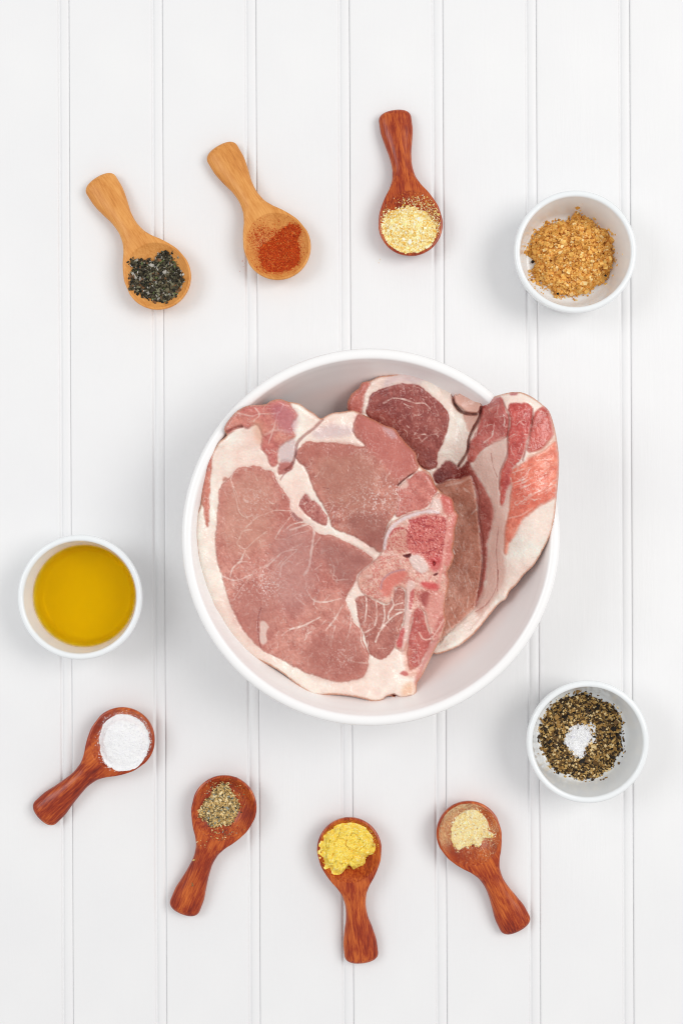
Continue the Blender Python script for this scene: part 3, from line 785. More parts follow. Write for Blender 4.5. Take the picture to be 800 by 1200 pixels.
    w = paint(f, C, T(440, 680, [(215, 10), (265, 20), (240, 90), (240, 180), (225, 300), (205, 460), (175, 490), (185, 330), (195, 200)]), (238, 202, 192), 1.5, .85, rag); H = H + w * .0006
    paint(f, C, T(440, 680, [(235, 80), (255, 60), (250, 130), (230, 190)]), (196, 76, 74), 1.5, .7, rag)
    paint(f, C, T(440, 680, [(140, 440), (165, 340), (190, 320), (185, 380), (170, 450)]), (206, 88, 86), 1.5, .9, rag)
    paint(f, C, T(440, 680, [(300, 90), (350, 80), (345, 180), (310, 160)]), (164, 66, 62), 3, .85, rag)
    paint(f, C, T(440, 680, [(360, 110), (440, 90), (450, 220), (400, 340), (350, 280), (340, 180)]), (228, 150, 138), 4, .7, rag)
    paint(f, C, T(440, 680, [(430, 240), (465, 230), (455, 320), (380, 380), (400, 310)]), (196, 104, 94), 2, .7, rag)
    stroke(f, C, T(440, 680, [(330, 240), (350, 320), (375, 350)]), 1.5, (236, 190, 176), .8, rag)
    stroke(f, C, T(440, 680, [(290, 350), (320, 395), (370, 390), (410, 340), (460, 260)]), 1.1, (236, 190, 176), .8, rag)
    paint(f, C, T(440, 680, [(360, 420), (430, 390), (330, 580), (270, 700), (280, 600), (330, 500)]), (200, 112, 104), 2.5, .7, rag)
    paint(f, C, T(440, 680, [(200, 420), (240, 470), (230, 560), (300, 600), (290, 640), (215, 640), (190, 560)]), (226, 150, 128), 4, .6, rag)
    paint(f, C, T(440, 680, [(160, 625), (195, 605), (215, 630), (190, 640)]), (204, 96, 90), 1.5, .8, rag)
    paint(f, C, T(440, 680, [(190, 700), (250, 690), (240, 760), (180, 770)]), (236, 176, 138), 4, .6, rag)
    w = paint(f, C, T(440, 680, [(60, 790), (120, 765), (170, 785), (255, 775), (240, 800), (180, 808), (90, 806)]), (156, 84, 70), 1.3, .9, rag); H = H - w * .006
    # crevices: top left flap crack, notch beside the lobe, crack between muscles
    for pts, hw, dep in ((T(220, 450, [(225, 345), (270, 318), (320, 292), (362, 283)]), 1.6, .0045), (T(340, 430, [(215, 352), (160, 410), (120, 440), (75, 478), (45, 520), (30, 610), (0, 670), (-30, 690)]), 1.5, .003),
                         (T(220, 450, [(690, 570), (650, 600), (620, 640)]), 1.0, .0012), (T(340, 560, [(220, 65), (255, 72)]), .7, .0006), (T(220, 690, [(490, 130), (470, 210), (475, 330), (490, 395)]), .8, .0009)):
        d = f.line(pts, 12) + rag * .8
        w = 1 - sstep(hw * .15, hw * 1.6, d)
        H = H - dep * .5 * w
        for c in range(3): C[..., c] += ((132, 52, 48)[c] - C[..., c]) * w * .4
    # the loin is browner toward its middle and lower right, warmer at the left
    return C, H

def back_extra(f, C, H, rag, seed):
    U, V = f.U, f.V
    paint(f, C, T(460, 420, [(-40, 130), (40, 100), (170, 80), (235, 100), (180, 165), (70, 160), (0, 172), (-60, 190)]), (214, 188, 190), 4, .6, rag)
    paint(f, C, [(592, 513), (593, 535), (587, 551), (585, 560), (585.5, 581), (588, 591.5), (597, 568), (598, 585), (592, 612), (591, 650), (590, 680), (580, 700), (560, 720), (557, 711), (569, 684), (571, 658), (574, 630), (578, 607), (575, 586), (563, 561), (554, 549), (556, 540), (566, 528)], (230, 186, 172), 3, .75, rag)
    w = paint(f, C, REDB, (206, 122, 108), 3, .85, rag); H = H - w * .004
    w = paint(f, C, BLOB, (232, 178, 160), 1.5, .9, rag); H = H + w * .006
    w = paint(f, C, BLOB2, (226, 170, 152), 2, .7, rag); H = H - w * .002
    for pts, hw, dep in ((T(460, 420, [(400, 220), (410, 290), (440, 340), (480, 365), (560, 372)]), 1.5, .012), (T(460, 420, [(590, 330), (580, 400), (540, 470), (510, 540), (500, 620), (440, 720)]), 1.6, .010),
                         (T(540, 440, [(275, 170), (320, 280), (310, 400), (310, 520), (260, 650), (255, 760)]), 1.1, .0014), (T(540, 440, [(480, 220), (470, 330), (450, 420), (410, 570)]), 1.0, .0009),
                         (T(440, 550, [(640, 20), (690, 170), (690, 300), (715, 470), (720, 620), (700, 780)]), 1.5, .0028), (T(540, 560, [(240, 760), (245, 660), (235, 480), (250, 330)]), .5, .0005),
                         (T(520, 640, [(210, 440), (290, 380), (350, 270), (360, 160)]), .6, .0005), (T(540, 440, [(200, 520), (210, 600), (240, 680)]), .6, .0005)):
        d = f.line(pts, 12) + rag * .8
        w = 1 - sstep(hw * .15, hw * 1.6, d)
        H = H - dep * .5 * w
        for c in range(3): C[..., c] += ((150, 70, 62)[c] - C[..., c]) * w * .4
    paint(f, C, T(540, 440, [(440, 540), (480, 510), (540, 490), (610, 410), (630, 430), (560, 500), (470, 545)]), (240, 196, 176), 2, .8, rag)
    paint(f, C, T(540, 440, [(595, 270), (615, 330), (620, 400), (590, 420), (600, 340)]), (232, 140, 128), 2, .7, rag)
    w = paint(f, C, T(540, 440, [(322, 125), (350, 110), (380, 115), (370, 132), (340, 135)]), (186, 84, 88), 1.5, .8, rag)
    return C, H

FR_CTRL = [(235, 560, 69), (231, 620, 66), (240, 690, 62), (262, 740, 58), (300, 775, 56), (350, 805, 56), (400, 815, 56), (445, 818, 56), (485, 812, 54),
           (505, 765, 54), (520, 720, 56), (528, 660, 62), (534, 610, 66), (520, 582, 68), (490, 545, 68), (460, 505, 67), (420, 487, 67), (385, 488, 68),
           (262, 500, 79), (280, 480, 80), (320, 470, 78), (355, 480, 73), (370, 490, 70), (300, 520, 71), (255, 530, 73), (330, 580, 65), (300, 650, 60), (360, 660, 58),
           (400, 570, 67), (430, 600, 66), (340, 730, 57), (400, 740, 57), (440, 690, 61), (480, 640, 66), (470, 740, 58), (335, 545, 67), (500, 690, 61)]
BK_CTRL = [(412, 470, 50), (430, 448, 52), (470, 440, 55), (510, 438, 54), (545, 460, 54), (565, 475, 62), (480, 490, 52), (520, 500, 54), (500, 545, 46), (535, 510, 54), (540, 545, 48),
           (525, 600, 40), (545, 650, 38), (552, 600, 44), (558, 690, 36), (520, 740, 39), (510, 764, 41), (540, 750, 43), (570, 720, 46), (567, 640, 46), (565, 590, 54), (552, 545, 57), (560, 520, 69),
           (580, 480, 82), (575, 540, 70), (585, 510, 81), (600, 464, 85), (605, 500, 88), (625, 475, 86), (640, 490, 86), (600, 545, 82), (625, 530, 88), (648, 520, 84), (651, 560, 82), (625, 580, 86), (590, 600, 71), (605, 590, 79),
           (648, 610, 76), (625, 630, 77), (590, 650, 60), (605, 660, 65), (630, 650, 69), (600, 690, 57), (580, 690, 50), (588, 704, 52), (480, 700, 34), (470, 620, 36), (460, 570, 40), (440, 520, 44)]

front_regions = [
    ('shoulder_flap', FLAP, (196, 104, 98), (214, 138, 122), 0.6, 2.0, 15, 1), ('shoulder_flap', NUB, (190, 116, 106), (200, 130, 118), 0.2, 1.5, 60, 1),
    ('side_muscle', STRIP, (204, 116, 100), (212, 130, 112), 0.0, 1.3, 85, 1),
    ('loin_muscle', LOIN, (196, 118, 105), (214, 147, 132), 0.5, 1.2, 62, 1),
    ('tenderloin', TENDER, (182, 104, 92), (202, 132, 116), 0.6, 1.2, 50, 1),
    ('loin_muscle', SMALL, (178, 100, 92), (192, 116, 106), 0.1, 1.0, 40, 1),
    ('rib_meat', CHEST, (198, 108, 98), (206, 122, 110), 0.3, 1.5, 30, 1),
    ('rib_meat', MIDMUS, (180, 106, 94), (194, 124, 110), 0.1, 1.0, 110, 1),
    ('bone', BONE, (228, 170, 152), (240, 198, 182), 0.7, 1.3, 90, 0),
    ('rib_meat', REDMUS, (184, 84, 78), (200, 104, 94), 0.4, 1.6, 80, 1)]
back_regions = [
    ('side_muscle', EDGE, (198, 110, 98), (206, 122, 108), 0.0, 1.6, 80, 1),
    ('tenderloin', EYE, (146, 66, 60), (166, 88, 78), 0.3, 1.2, 60, 1),
    ('loin_muscle', LOWFACE, (202, 134, 112), (216, 154, 132), 0.0, 1.5, 65, 1),
    ('loin_muscle', DARKM, (128, 52, 48), (150, 70, 62), -0.3, 1.5, 40, 1),
    ('loin_muscle', BAND, (170, 90, 82), (186, 106, 96), 0.0, 2.0, 85, 1),
    ('shoulder_flap', UPF, (188, 88, 82), (208, 116, 106), 0.5, 1.3, 60, 1),
    ('shoulder_flap', MIDF, (196, 76, 70), (216, 104, 92), 0.5, 1.3, 75, 1),
    ('shoulder_flap', RTF, (190, 80, 70), (212, 100, 88), 0.3, 1.8, 70, 1),
    ('outer_muscle', SALM, (228, 110, 88), (246, 150, 124), 0.4, 2.4, 160, 1)]

STEP = 0.8
fb, Zb = build_chop('pork_chop', 'raw pork chop underneath with its edge folded up over the right rim of the bowl', BACK, BK_CTRL, back_regions, [back_extra], BV, STEP, 200,
                    lambda x, y, u, v: bowl_z(x, y) + 0.0004, 0.0045, 0.020, [(7, .03, .5, 11), (4, .025, .35, 15)])
def front_under(x, y, u, v):
    i = np.clip(np.rint((u - fb.us[0]) / STEP).astype(int), 0, len(fb.us) - 1)
    j = np.clip(np.rint((v - fb.vs[0]) / STEP).astype(int), 0, len(fb.vs) - 1)
    on = (fb.d[i, j] > 0) & (u >= fb.us[0]) & (u <= fb.us[-1]) & (v >= fb.vs[0]) & (v <= fb.vs[-1])
    return np.maximum(bowl_z(x, y) + 0.0004, np.where(on, Zb[i, j] + 0.0004, 0))
build_chop('pork_chop', 'raw bone-in pork chop on top with a large oval loin face and red bone', FRONT, FR_CTRL, front_regions, [front_extra], FV, STEP, 100,
           front_under, 0.0040, 0.018, [(8, .028, .55, 11), (4.5, .024, .35, 15)])

# ------------------------------------------------------------------ ramekins
RZ = 0.035
def ramekin(u, v, rpx, label):
    x, y = W(u, v, RZ); x, y = float(x), float(y)
    s = rpx * K * (1 - RZ) / 0.0415
    inn = smooth_profile([(0, 4.2), (20, 4.2), (27.5, 4.3), (30.4, 5.2), (32.2, 8), (33.6, 14), (35.4, 24), (36.8, 31), (37.2, 33.2)], 5)
    rim = [(37.6, 34.4), (38.4, 35.0), (39.6, 35.1), (40.7, 34.7), (41.4, 33.6), (41.5, 32.2)]
    out = smooth_profile([(41.2, 30), (39.8, 22), (38, 12), (36.6, 5), (35.6, 2)], 4)
    foot = [(34.6, 0.5), (34, 0), (30.5, 0), (29.8, 1.2), (29, 1.4), (0, 1.4)]
    p = np.vstack([inn, rim, out, foot]) * 0.001
    p[:, 0] *= s
    o = obj('ramekin', lathe('ramekin', p, M_RAM, 160), loc=(x, y, 0), label=label, cat='ramekin', group='small white ramekins')
    return x, y, s, p[:len(inn)]
rs = ramekin(674.0, 294.6, 72.0, 'small white ramekin holding brown sugar')
ro = ramekin(93.5, 700.0, 73.4, 'small white ramekin filled with golden oil')
rp = ramekin(688.6, 869.8, 72.0, 'small white ramekin holding cracked pepper and salt')

# oil
def oil_mat():
    m, nt, p = new_mat('golden oil')
    p.inputs['Base Color'].default_value = (1, 1, 1, 1)
    p.inputs['Transmission Weight'].default_value = 1.0
    p.inputs['IOR'].default_value = 1.15
    p.inputs['Roughness'].default_value = 0.0
    va = N(nt, 'ShaderNodeVolumeAbsorption', Density=330.0)
    va.inputs['Color'].default_value = (0.9985, 0.947, 0.0, 1)
    nt.links.new(va.outputs['Volume'], nt.nodes['Material Output'].inputs['Volume'])
    return m
x, y, s, inn = ro
OILZ = 0.0185
pr = [(r + 0.00008, z) for r, z in inn if z < OILZ]
rr_ = float(np.interp(OILZ, inn[:, 1], inn[:, 0]))
oilp = [(0.0, inn[0, 1] - 0.00008)] + [(r, z - 0.00008) for r, z in pr[1:]] + [(rr_ + 0.00008, OILZ + 0.0006), (rr_ - 0.0003, OILZ + 0.00025), (rr_ - 0.001, OILZ + 0.00005), (rr_ - 0.003, OILZ), (0, OILZ)]
obj('olive_oil', lathe('olive_oil', oilp, oil_mat(), 160), loc=(x, y, 0), label='golden yellow cooking oil lying in a white ramekin', cat='oil')

# ------------------------------------------------------------------ spoons
SPZ = 0.0145
RIMZ = 15.0
class Spoon:
    pass
def spoon(name_lab, tip, cen, rad, mat, seed, hk=1.0):
    tip = np.array(tip, float); cen = np.array(cen, float)
    f = K * (1 - SPZ)
    tx, ty = W(*tip, 0.005); cx, cy = W(*cen, SPZ)
    ax = np.array([cx - tx, cy - ty]); Lc = np.linalg.norm(ax) / f      # px from tip to bowl centre
    ang = math.atan2(ax[1], ax[0])
    L = Lc + rad
    hx = rad - 2.2                                                       # hollow radius
    hneg = hx + 3.5
    ks = Lc / 134.0
    tk = np.array([0, 14, 22, 40, 55, 66, 78, 90, 100, 110, 120, 134]) * ks
    hk_ = np.array([19.3 * hk, 19.3 * hk, 19.2 * hk, 16 * hk, 13.0, 12.1, 13.6, 18.6, 25.5, 31.3, 35.6, 38.0 * rad / 38])
    hk_[6:11] *= rad / 38
    def hw(t):
        a = pchip(tk, hk_, np.minimum(t, Lc))
        cap = np.where(t < 12, (1 - np.clip(1 - t / 12, 0, 1) ** 2.5) ** 0.4, 1)
        b = rad * np.sqrt(np.clip(1 - np.clip((t - Lc) / rad, 0, 1) ** 2, 0, 1))
        return np.where(t > Lc, b, a * cap)
    mm = 1.0
    def ztop(t): return pchip(np.array([0, 20, 45, 70, 90, 100]) * ks, [9.5, 11, 12.2, 13.6, 14.8, RIMZ], t)
    def zbot(t):
        h = pchip(np.array([0, 25, 50, 70, 95, 115, 134]) * ks, [0.6, 0.3, 1.8, 3.6, 2.6, 0.6, 0.0], np.minimum(t, Lc))
        zm = RIMZ - 2.2
        return np.where(t > Lc, zm * (1 - np.sqrt(np.clip(1 - np.clip((t - Lc) / rad, 0, 1) ** 2, 0, 1))), h)
    def zmid(t): return pchip(np.array([0, 30, 70, 100, 134]) * ks, [5.2, 6.0, 9.0, RIMZ - 2.6, RIMZ - 2.2], np.minimum(t, Lc))
    def rho(t, w):
        dx = t - Lc
        return np.sqrt((dx / np.where(dx < 0, hneg, hx)) ** 2 + (w / hx) ** 2)
    def top_z(t, w):
        h = np.maximum(hw(t), 1e-4)
        q = np.clip(np.abs(w) / h, 0, 1)
        e = np.where(t > Lc - 40, 5.0, 2.6)
        e = 2.0 + 4.0 * sstep(Lc - 60, Lc - 30, t)
        endf = (1 - np.clip(1 - t / 9, 0, 1) ** 2.6) ** (1 / 2.6)
        endf = endf * (1 - np.clip(1 - (L - t) / 2.0, 0, 1) ** 2) ** 0.5
        z = zmid(t) + (ztop(t) - zmid(t)) * (1 - q ** e) ** (1 / e) * endf
        r = rho(t, w)
        dep = 10.2 * (1 - np.minimum(r, 1) ** 2.3)
        return np.where(r < 1, np.minimum(z, RIMZ) - dep, z)
    Nt, Nw = 210, 64
    tt = L * (0.5 - 0.5 * np.cos(np.linspace(0, np.pi, Nt))) * 0.45 + np.linspace(0, L, Nt) * 0.55
    tt[0] = 0.02; tt[-1] = L - 0.02
    ph = np.linspace(-np.pi / 2, np.pi / 2, Nw)
    Tg = np.repeat(tt[:, None], Nw, 1); Wg = hw(tt)[:, None] * np.sin(ph)[None]
    r = rho(Tg, Wg)
    snap = np.abs(r - 1) < 0.022
    k = np.where(snap, 1 / np.maximum(r, .1), 1.0)
    Tg2 = Lc + (Tg - Lc) * k; Wg2 = Wg * k
    Ztop = top_z(Tg2, Wg2)
    wq = np.clip(np.abs(Wg) / np.maximum(hw(tt)[:, None], 1e-4), 0, 1)
    ebot = 2.3 - 0.3 * sstep(Lc - 50, Lc, Tg)
    endb = (1 - np.clip(1 - Tg / 9, 0, 1) ** 2.2) ** (1 / 2.2)
    Zbot = zmid(Tg) - (zmid(Tg) - zbot(Tg)) * (1 - wq ** ebot) ** (1 / ebot) * np.where(Tg < Lc, endb, 1)
    # ring: top from left to right, bottom back
    TT = np.concatenate([Tg2, Tg[:, ::-1][:, 1:-1]], 1); WW = np.concatenate([Wg2, Wg[:, ::-1][:, 1:-1]], 1); ZZ = np.concatenate([Ztop, Zbot[:, ::-1][:, 1:-1]], 1)
    n = TT.shape[1]
    # a hand-carved wobble
    wob = (fbm(TT / 26 + seed * 3.1, WW / 26 + 4, 500 + seed, 2) - .5) * 1.0
    Vv = np.stack([(TT - Lc) * f, (WW + wob * .5) * f, ZZ * 0.001 + wob * .0002], -1).reshape(-1, 3)
    Vv[:, 2] = np.maximum(Vv[:, 2], 0.0001)
    i = np.arange(Nt - 1)[:, None] * n; j = np.arange(n)[None]; j2 = (j + 1) % n
    F = np.stack([i + j, i + n + j, i + n + j2, i + j2], -1).reshape(-1, 4)
    F0 = np.stack([np.arange(n // 2 - 1), np.arange(1, n // 2), n - 1 - np.arange(1, n // 2), n - 1 - np.arange(n // 2 - 1)], -1)
    NN = vert_normals(Vv, F)
    tface = TT.reshape(-1)[F].mean(1)
    root = obj('wooden_spoon', None, label=name_lab, cat='spoon', group='small wooden spoons', loc=(float(cx), float(cy), 0))
    root.rotation_euler = (0, 0, ang)
    cut = Lc - hneg - 1.5
    if (NN * Vv)[np.argmax(Vv[:, 2])][2] < 0: F = F[:, ::-1]; NN = -NN
    for pn, mask in (('handle', tface < cut), ('scoop', tface >= cut)):
        used, FF = sub_mesh(F, mask)
        o = obj(pn, mesh_from(pn, Vv[used], FF, mat, None, NN[used]), parent=root)
        o['grain_seed'] = float(seed)
    sp = Spoon()
    ca, sa = math.cos(ang), math.sin(ang)
    def support(x, y):
        dx = x - cx; dy = y - cy
        t = Lc + (dx * ca + dy * sa) / f; w = (-dx * sa + dy * ca) / f
        on = (np.abs(w) < hw(np.clip(t, 0, L))) & (t > 0) & (t < L)
        return np.where(on, top_z(np.clip(t, 0.1, L - .1), w) * 0.001, 0.0)
    def hollow(x, y):
        dx = x - cx; dy = y - cy
        return rho(Lc + (dx * ca + dy * sa) / f, (-dx * sa + dy * ca) / f)
    sp.hollow = hollow; sp.support = support; sp.root = root; sp.ang = ang; sp.c = (float(cx), float(cy))
    return sp

sp_herb = spoon('pale wooden spoon heaped with dark dried herb flakes', (113.5, 208.5), (184.8, 323.7), 39.0, M_LIGHT, 1, 1.05)
sp_pap = spoon('pale wooden spoon stained by bright red paprika', (255.5, 171.5), (325.2, 288.8), 39.0, M_LIGHT, 2, 1.05)
sp_gar = spoon('red brown wooden spoon heaped with coarse yellow garlic granules', (461.2, 129.4), (480.9, 262.0), 37.8, M_RED, 3)
sp_salt = spoon('red brown wooden spoon heaped with white salt', (46.5, 958.8), (143.2, 867.2), 38.2, M_RED, 4, .95)
sp_mix = spoon('red brown wooden spoon holding a small heap of ground pepper', (213.0, 1070.8), (262.6, 946.8), 38.0, M_RED, 5, .97)
sp_mus = spoon('red brown wooden spoon packed with bright yellow mustard powder', (424.2, 1128.5), (409.2, 996.2), 38.0, M_RED, 6, 1.04)
sp_oni = spoon('red brown wooden spoon with a small pale onion heap and a dusty rim', (607.5, 1090.8), (549.0, 977.0), 38.0, M_RED, 7)

# ------------------------------------------------------------------ heaps of spice
OCT = np.array([(1, 0, 0), (-1, 0, 0), (0, 1, 0), (0, -1, 0), (0, 0, 1), (0, 0, -1)], float)
OCF = np.array([(0, 2, 4), (2, 1, 4), (1, 3, 4), (3, 0, 4), (2, 0, 5), (1, 2, 5), (3, 1, 5), (0, 3, 5)])
CUB = np.array([(x, y, z) for x in (-1, 1) for y in (-1, 1) for z in (-1, 1)], float)
CUF = np.array([(0, 1, 3), (0, 3, 2), (4, 6, 7), (4, 7, 5), (0, 4, 5), (0, 5, 1), (2, 3, 7), (2, 7, 6), (0, 2, 6), (0, 6, 4), (1, 5, 7), (1, 7, 3)])

def rand_rot(n, rng, flat=0.0):
    q = rng.normal(size=(n, 4))
    if flat:
        q[:, 1:3] *= (1 - flat)
    q /= np.linalg.norm(q, axis=1, keepdims=True)
    w, x, y, z = q.T
    return np.stack([np.stack([1 - 2 * (y * y + z * z), 2 * (x * y - z * w), 2 * (x * z + y * w)], -1),
                     np.stack([2 * (x * y + z * w), 1 - 2 * (x * x + z * z), 2 * (y * z - x * w)], -1),
                     np.stack([2 * (x * z - y * w), 2 * (y * z + x * w), 1 - 2 * (x * x + y * y)], -1)], 1)

def grains_mesh(name, P, size, cols, rng, mat, shape='oct', aspect=(1, .8, .7), flat=0.0, jit=0.25):
    n = len(P)
    B, BF = (OCT, OCF) if shape == 'oct' else (CUB, CUF)
    nb = len(B)
    A = np.array(aspect)[None] * np.exp(rng.normal(0, .22, (n, 3)))
    v = B[None] * (1 + rng.uniform(-jit, jit, (n, nb, 3)))
    v = v * A[:, None] * size[:, None, None]
    v = np.einsum('nij,nkj->nki', rand_rot(n, rng, flat), v) + P[:, None]
    F = (BF[None] + (np.arange(n) * nb)[:, None, None]).reshape(-1, 3)
    return mesh_from(name, v.reshape(-1, 3), F, mat, np.repeat(cols, nb, 0), smooth=False)

def pick(rng, pal, n, var=.07):
    w = np.array([p[0] for p in pal], float); w /= w.sum()
    c = np.array([p[1] for p in pal], float)
    k = rng.choice(len(pal), n, p=w)
    cc = lin(c[k]) * 0.97
    return np.clip(cc * (1 + rng.normal(0, var, (n, 1))), 0.002, .95)

def heap(name, label, cen, poly, support, peak, pal, ngrain, gsize, seed, zc=0.012, rough=0.25, clump=5.0, edge_spill=0.08, shape='oct', aspect=(1, .8, .7),
         flat=0.0, extra=(), mat=None, prof=0.75, base_dark=0.8, kind_cat='spice', hole=None, skew=None, gpart='grains', within=None, top=None, fiss=0.0):
    """poly: outline in photograph pixels round cen; support(x,y) gives what it lies on"""
    rng = np.random.default_rng(seed)
    mat = mat or M_GRAIN
    cen = np.array(cen, float)
    P = catmull_closed(poly, 2.0) - cen
    th = np.arctan2(P[:, 1], P[:, 0]); rad = np.hypot(P[:, 0], P[:, 1])
    o = np.argsort(th); th = th[o]; rad = rad[o]
    th = np.r_[th - 2 * np.pi, th, th + 2 * np.pi]; rad = np.r_[rad, rad, rad]
    def R(a): return np.interp((a + np.pi) % (2 * np.pi) - np.pi, th, rad) * (1 + .10 * (fbm(np.cos(a) * 5 + 20 + seed, np.sin(a) * 5 + 20, 900 + seed, 3, .7) - .5))
    def surf(rh, a):
        rr = R(a) * rh
        u = cen[0] + rr * np.cos(a); v = cen[1] + rr * np.sin(a)
        x, y = W(u, v, zc)
        nz = fbm(u / clump + seed, v / clump, 700 + seed, 4, .6) - .5
        h = peak * np.clip(1 - rh ** 2, 0, 1) ** prof
        if skew is not None:
            h = h * np.clip(1 + skew[0] * rr * np.cos(a) / 30 + skew[1] * rr * np.sin(a) / 30, .25, 2)
        su = support(x, y)
        if top is not None:
            b = np.clip((1 - rh) * 4.5, 0, 1) ** .7
            h = np.maximum(top + h - su, 0.0003) * b
        if fiss:
            e = np.abs(fbm(u / 15 + seed * 2, v / 15, 800 + seed, 3, .55) - .5)
            h = h - fiss * (1 - sstep(0.0, .035, e)) * np.clip((1 - rh) * 8, 0, 1) * (h > .001)
        z = su + h + rough * peak * nz * 2 * np.clip((1 - rh) * 6, 0, 1)
        return x, y, z
    nr, na = 40, 120
    rh = np.linspace(0.0, 1.0, nr)[:, None] + 0 * np.zeros((1, na)); a = np.linspace(-np.pi, np.pi, na, endpoint=False)[None] + 0 * rh
    rh[0] = .002
    if hole is not None:
        rh = np.linspace(0.0, 1.0, nr)[:, None] + np.zeros((1, na))
        rh = hole(a) + (1 - hole(a)) * rh
    if hole is not None:
        base_surf = surf
        def surf(rq, a):
            h0 = hole(a); q = np.clip((rq - h0) / (1 - h0), 0, 1)
            rr = R(a) * rq
            u = cen[0] + rr * np.cos(a); v = cen[1] + rr * np.sin(a)
            x, y = W(u, v, zc)
            nz = fbm(u / clump + seed, v / clump, 700 + seed, 4, .6) - .5
            prf = np.clip(4 * q * (1 - q), 0, 1) ** .6
            return x, y, support(x, y) + peak * prf * (1 + rough * 2 * nz)
    x, y, z = surf(rh, a)
    z[-1] -= 0.0003
    if hole is not None: z[0] -= 0.0003
    V = np.stack([x, y, z], -1).reshape(-1, 3)
    i = np.arange(nr - 1)[:, None] * na; j = np.arange(na)[None]; j2 = (j + 1) % na
    F = np.stack([i + j, i + j2, i + na + j2, i + na + j], -1).reshape(-1, 4)
    cx, cy = W(*cen, zc); O = np.array((float(cx), float(cy), 0))
    cols = pick(rng, pal, len(V), .06) * base_dark
    F = F[:, ::-1]
    root = obj(name, mesh_from(name, V - O, F, mat, cols), label=label, cat=kind_cat, loc=tuple(O), group=None)
    # grains over the surface and spilling past its edge
    a = rng.uniform(-np.pi, np.pi, ngrain)
    q = np.sqrt(rng.uniform(0, 1, ngrain))
    sp = rng.random(ngrain) < edge_spill
    q = np.where(sp, 1 + np.abs(rng.normal(0, .06, ngrain)), q)
    if hole is not None:
        h0 = hole(a); q = np.where(sp, q, np.sqrt(h0 ** 2 + (1 - h0 ** 2) * rng.uniform(0, 1, ngrain)))
        inn = rng.random(ngrain) < .03; q = np.where(inn & ~sp, h0 * rng.uniform(.5, 1, ngrain), q)
    gx, gy, gz = surf(q, a)
    if within is not None:
        ok = within(gx, gy) < 0.985
        gx, gy, gz = gx[ok], gy[ok], gz[ok]; ngrain = len(gx)
    gz = np.maximum(gz, support(gx, gy))
    size = np.exp(rng.normal(math.log(gsize), .35, ngrain))
    G = np.stack([gx, gy, gz + size * rng.uniform(-.1, .7, ngrain)], -1)
    for (eu, ev, su, sv, n, es) in extra:
        u = rng.normal(eu, su, n); v = rng.normal(ev, sv, n)
        ex, ey = W(u, v, zc); ez = support(ex, ey)
        if within is not None and n > 12:
            ok = within(ex, ey) < 0.99
            ex, ey, ez = ex[ok], ey[ok], ez[ok]; n = len(ex)
        s2 = np.exp(rng.normal(math.log(gsize * es), .35, n))
        if es > 1.5:
            du = (ex / K / (1 - zc) + 400) - cen[0]; dv = (600 - ey / K / (1 - zc)) - cen[1]
            aa = np.arctan2(dv, du); ez = surf(np.clip(np.hypot(du, dv) / R(aa), 0, .99), aa)[2] - s2 * .2
        G = np.vstack([G, np.stack([ex, ey, ez + s2 * .3], -1)]); size = np.r_[size, s2]
    g = obj(gpart, grains_mesh(gpart, G - O, size, pick(rng, pal, len(G)), rng, mat, shape, aspect, flat), parent=root, kind='stuff')
    return root

def ell(cx, cy, rx, ry, n=22, amp=.06, seed=0, rot=0):
    r = np.random.default_rng(seed); out = []
    for k in range(n):
        a = 2 * np.pi * k / n; q = 1 + r.normal(0, amp)
        x, y = rx * math.cos(a) * q, ry * math.sin(a) * q
        out.append((cx + x * math.cos(rot) - y * math.sin(rot), cy + x * math.sin(rot) + y * math.cos(rot)))
    return out

mm = 0.001
Zt = lambda o, s, pts: T(o[0], o[1], pts, s)
# herbs
heap('dried_herbs', 'dark green dried herb flakes in the leftmost pale spoon', (184, 326),
     Zt((140, 280), 8, [(110, 380), (130, 300), (125, 220), (190, 195), (260, 200), (330, 210), (350, 150), (430, 130), (480, 170), (530, 250), (570, 310), (605, 400), (560, 440), (550, 520), (480, 560), (420, 595), (330, 570), (240, 545), (190, 500), (125, 480)]),
     sp_herb.support, 4.2 * mm, [(4, (58, 52, 40)), (4, (80, 74, 56)), (3, (104, 96, 74)), (2, (34, 34, 28)), (1.6, (132, 130, 104)), (1.2, (166, 162, 152)), (1, (128, 92, 62)), (.6, (196, 192, 182)), (.4, (104, 122, 74))],
     2000, .62 * mm, 21, .009, .3, 6, .06, 'cub', (1.05, .75, .45), .0, [(205, 302, 4, 2, 6, .8), (216, 330, 1, 3, 3, .9)], within=sp_herb.hollow, base_dark=.5)
# paprika
heap('ground_paprika', 'brick red ground paprika in the second pale spoon', (331, 291),
     Zt((80, 140), 2.667, [(600, 400), (640, 370), (665, 345), (700, 330), (725, 345), (715, 380), (722, 420), (715, 455), (680, 472), (630, 478), (605, 460), (600, 430)]),
     sp_pap.support, 3.4 * mm, [(5, (200, 70, 14)), (3, (214, 90, 22)), (2, (172, 50, 10)), (1, (222, 118, 44)), (.3, (240, 170, 90))], 7000, .29 * mm, 22, .009, .34, 5, .10, 'oct', (1, .8, .7), 0,
     [(325, 290, 17, 15, 3000, .6), (306, 292, 9, 14, 1800, .6), (303, 276, 6, 6, 460, .8), (318, 272, 8, 3, 260, .8), (345, 275, 8, 7, 1000, .6), (320, 316, 16, 5, 1000, .6), (350, 300, 8, 12, 900, .5), (306, 249, 8, 8, 110, .55), (300, 232, 6, 8, 50, .5), (285, 258, 1.5, 14, 40, .6), (284, 308, 3, 8, 7, .8)], within=sp_pap.hollow, base_dark=.9)
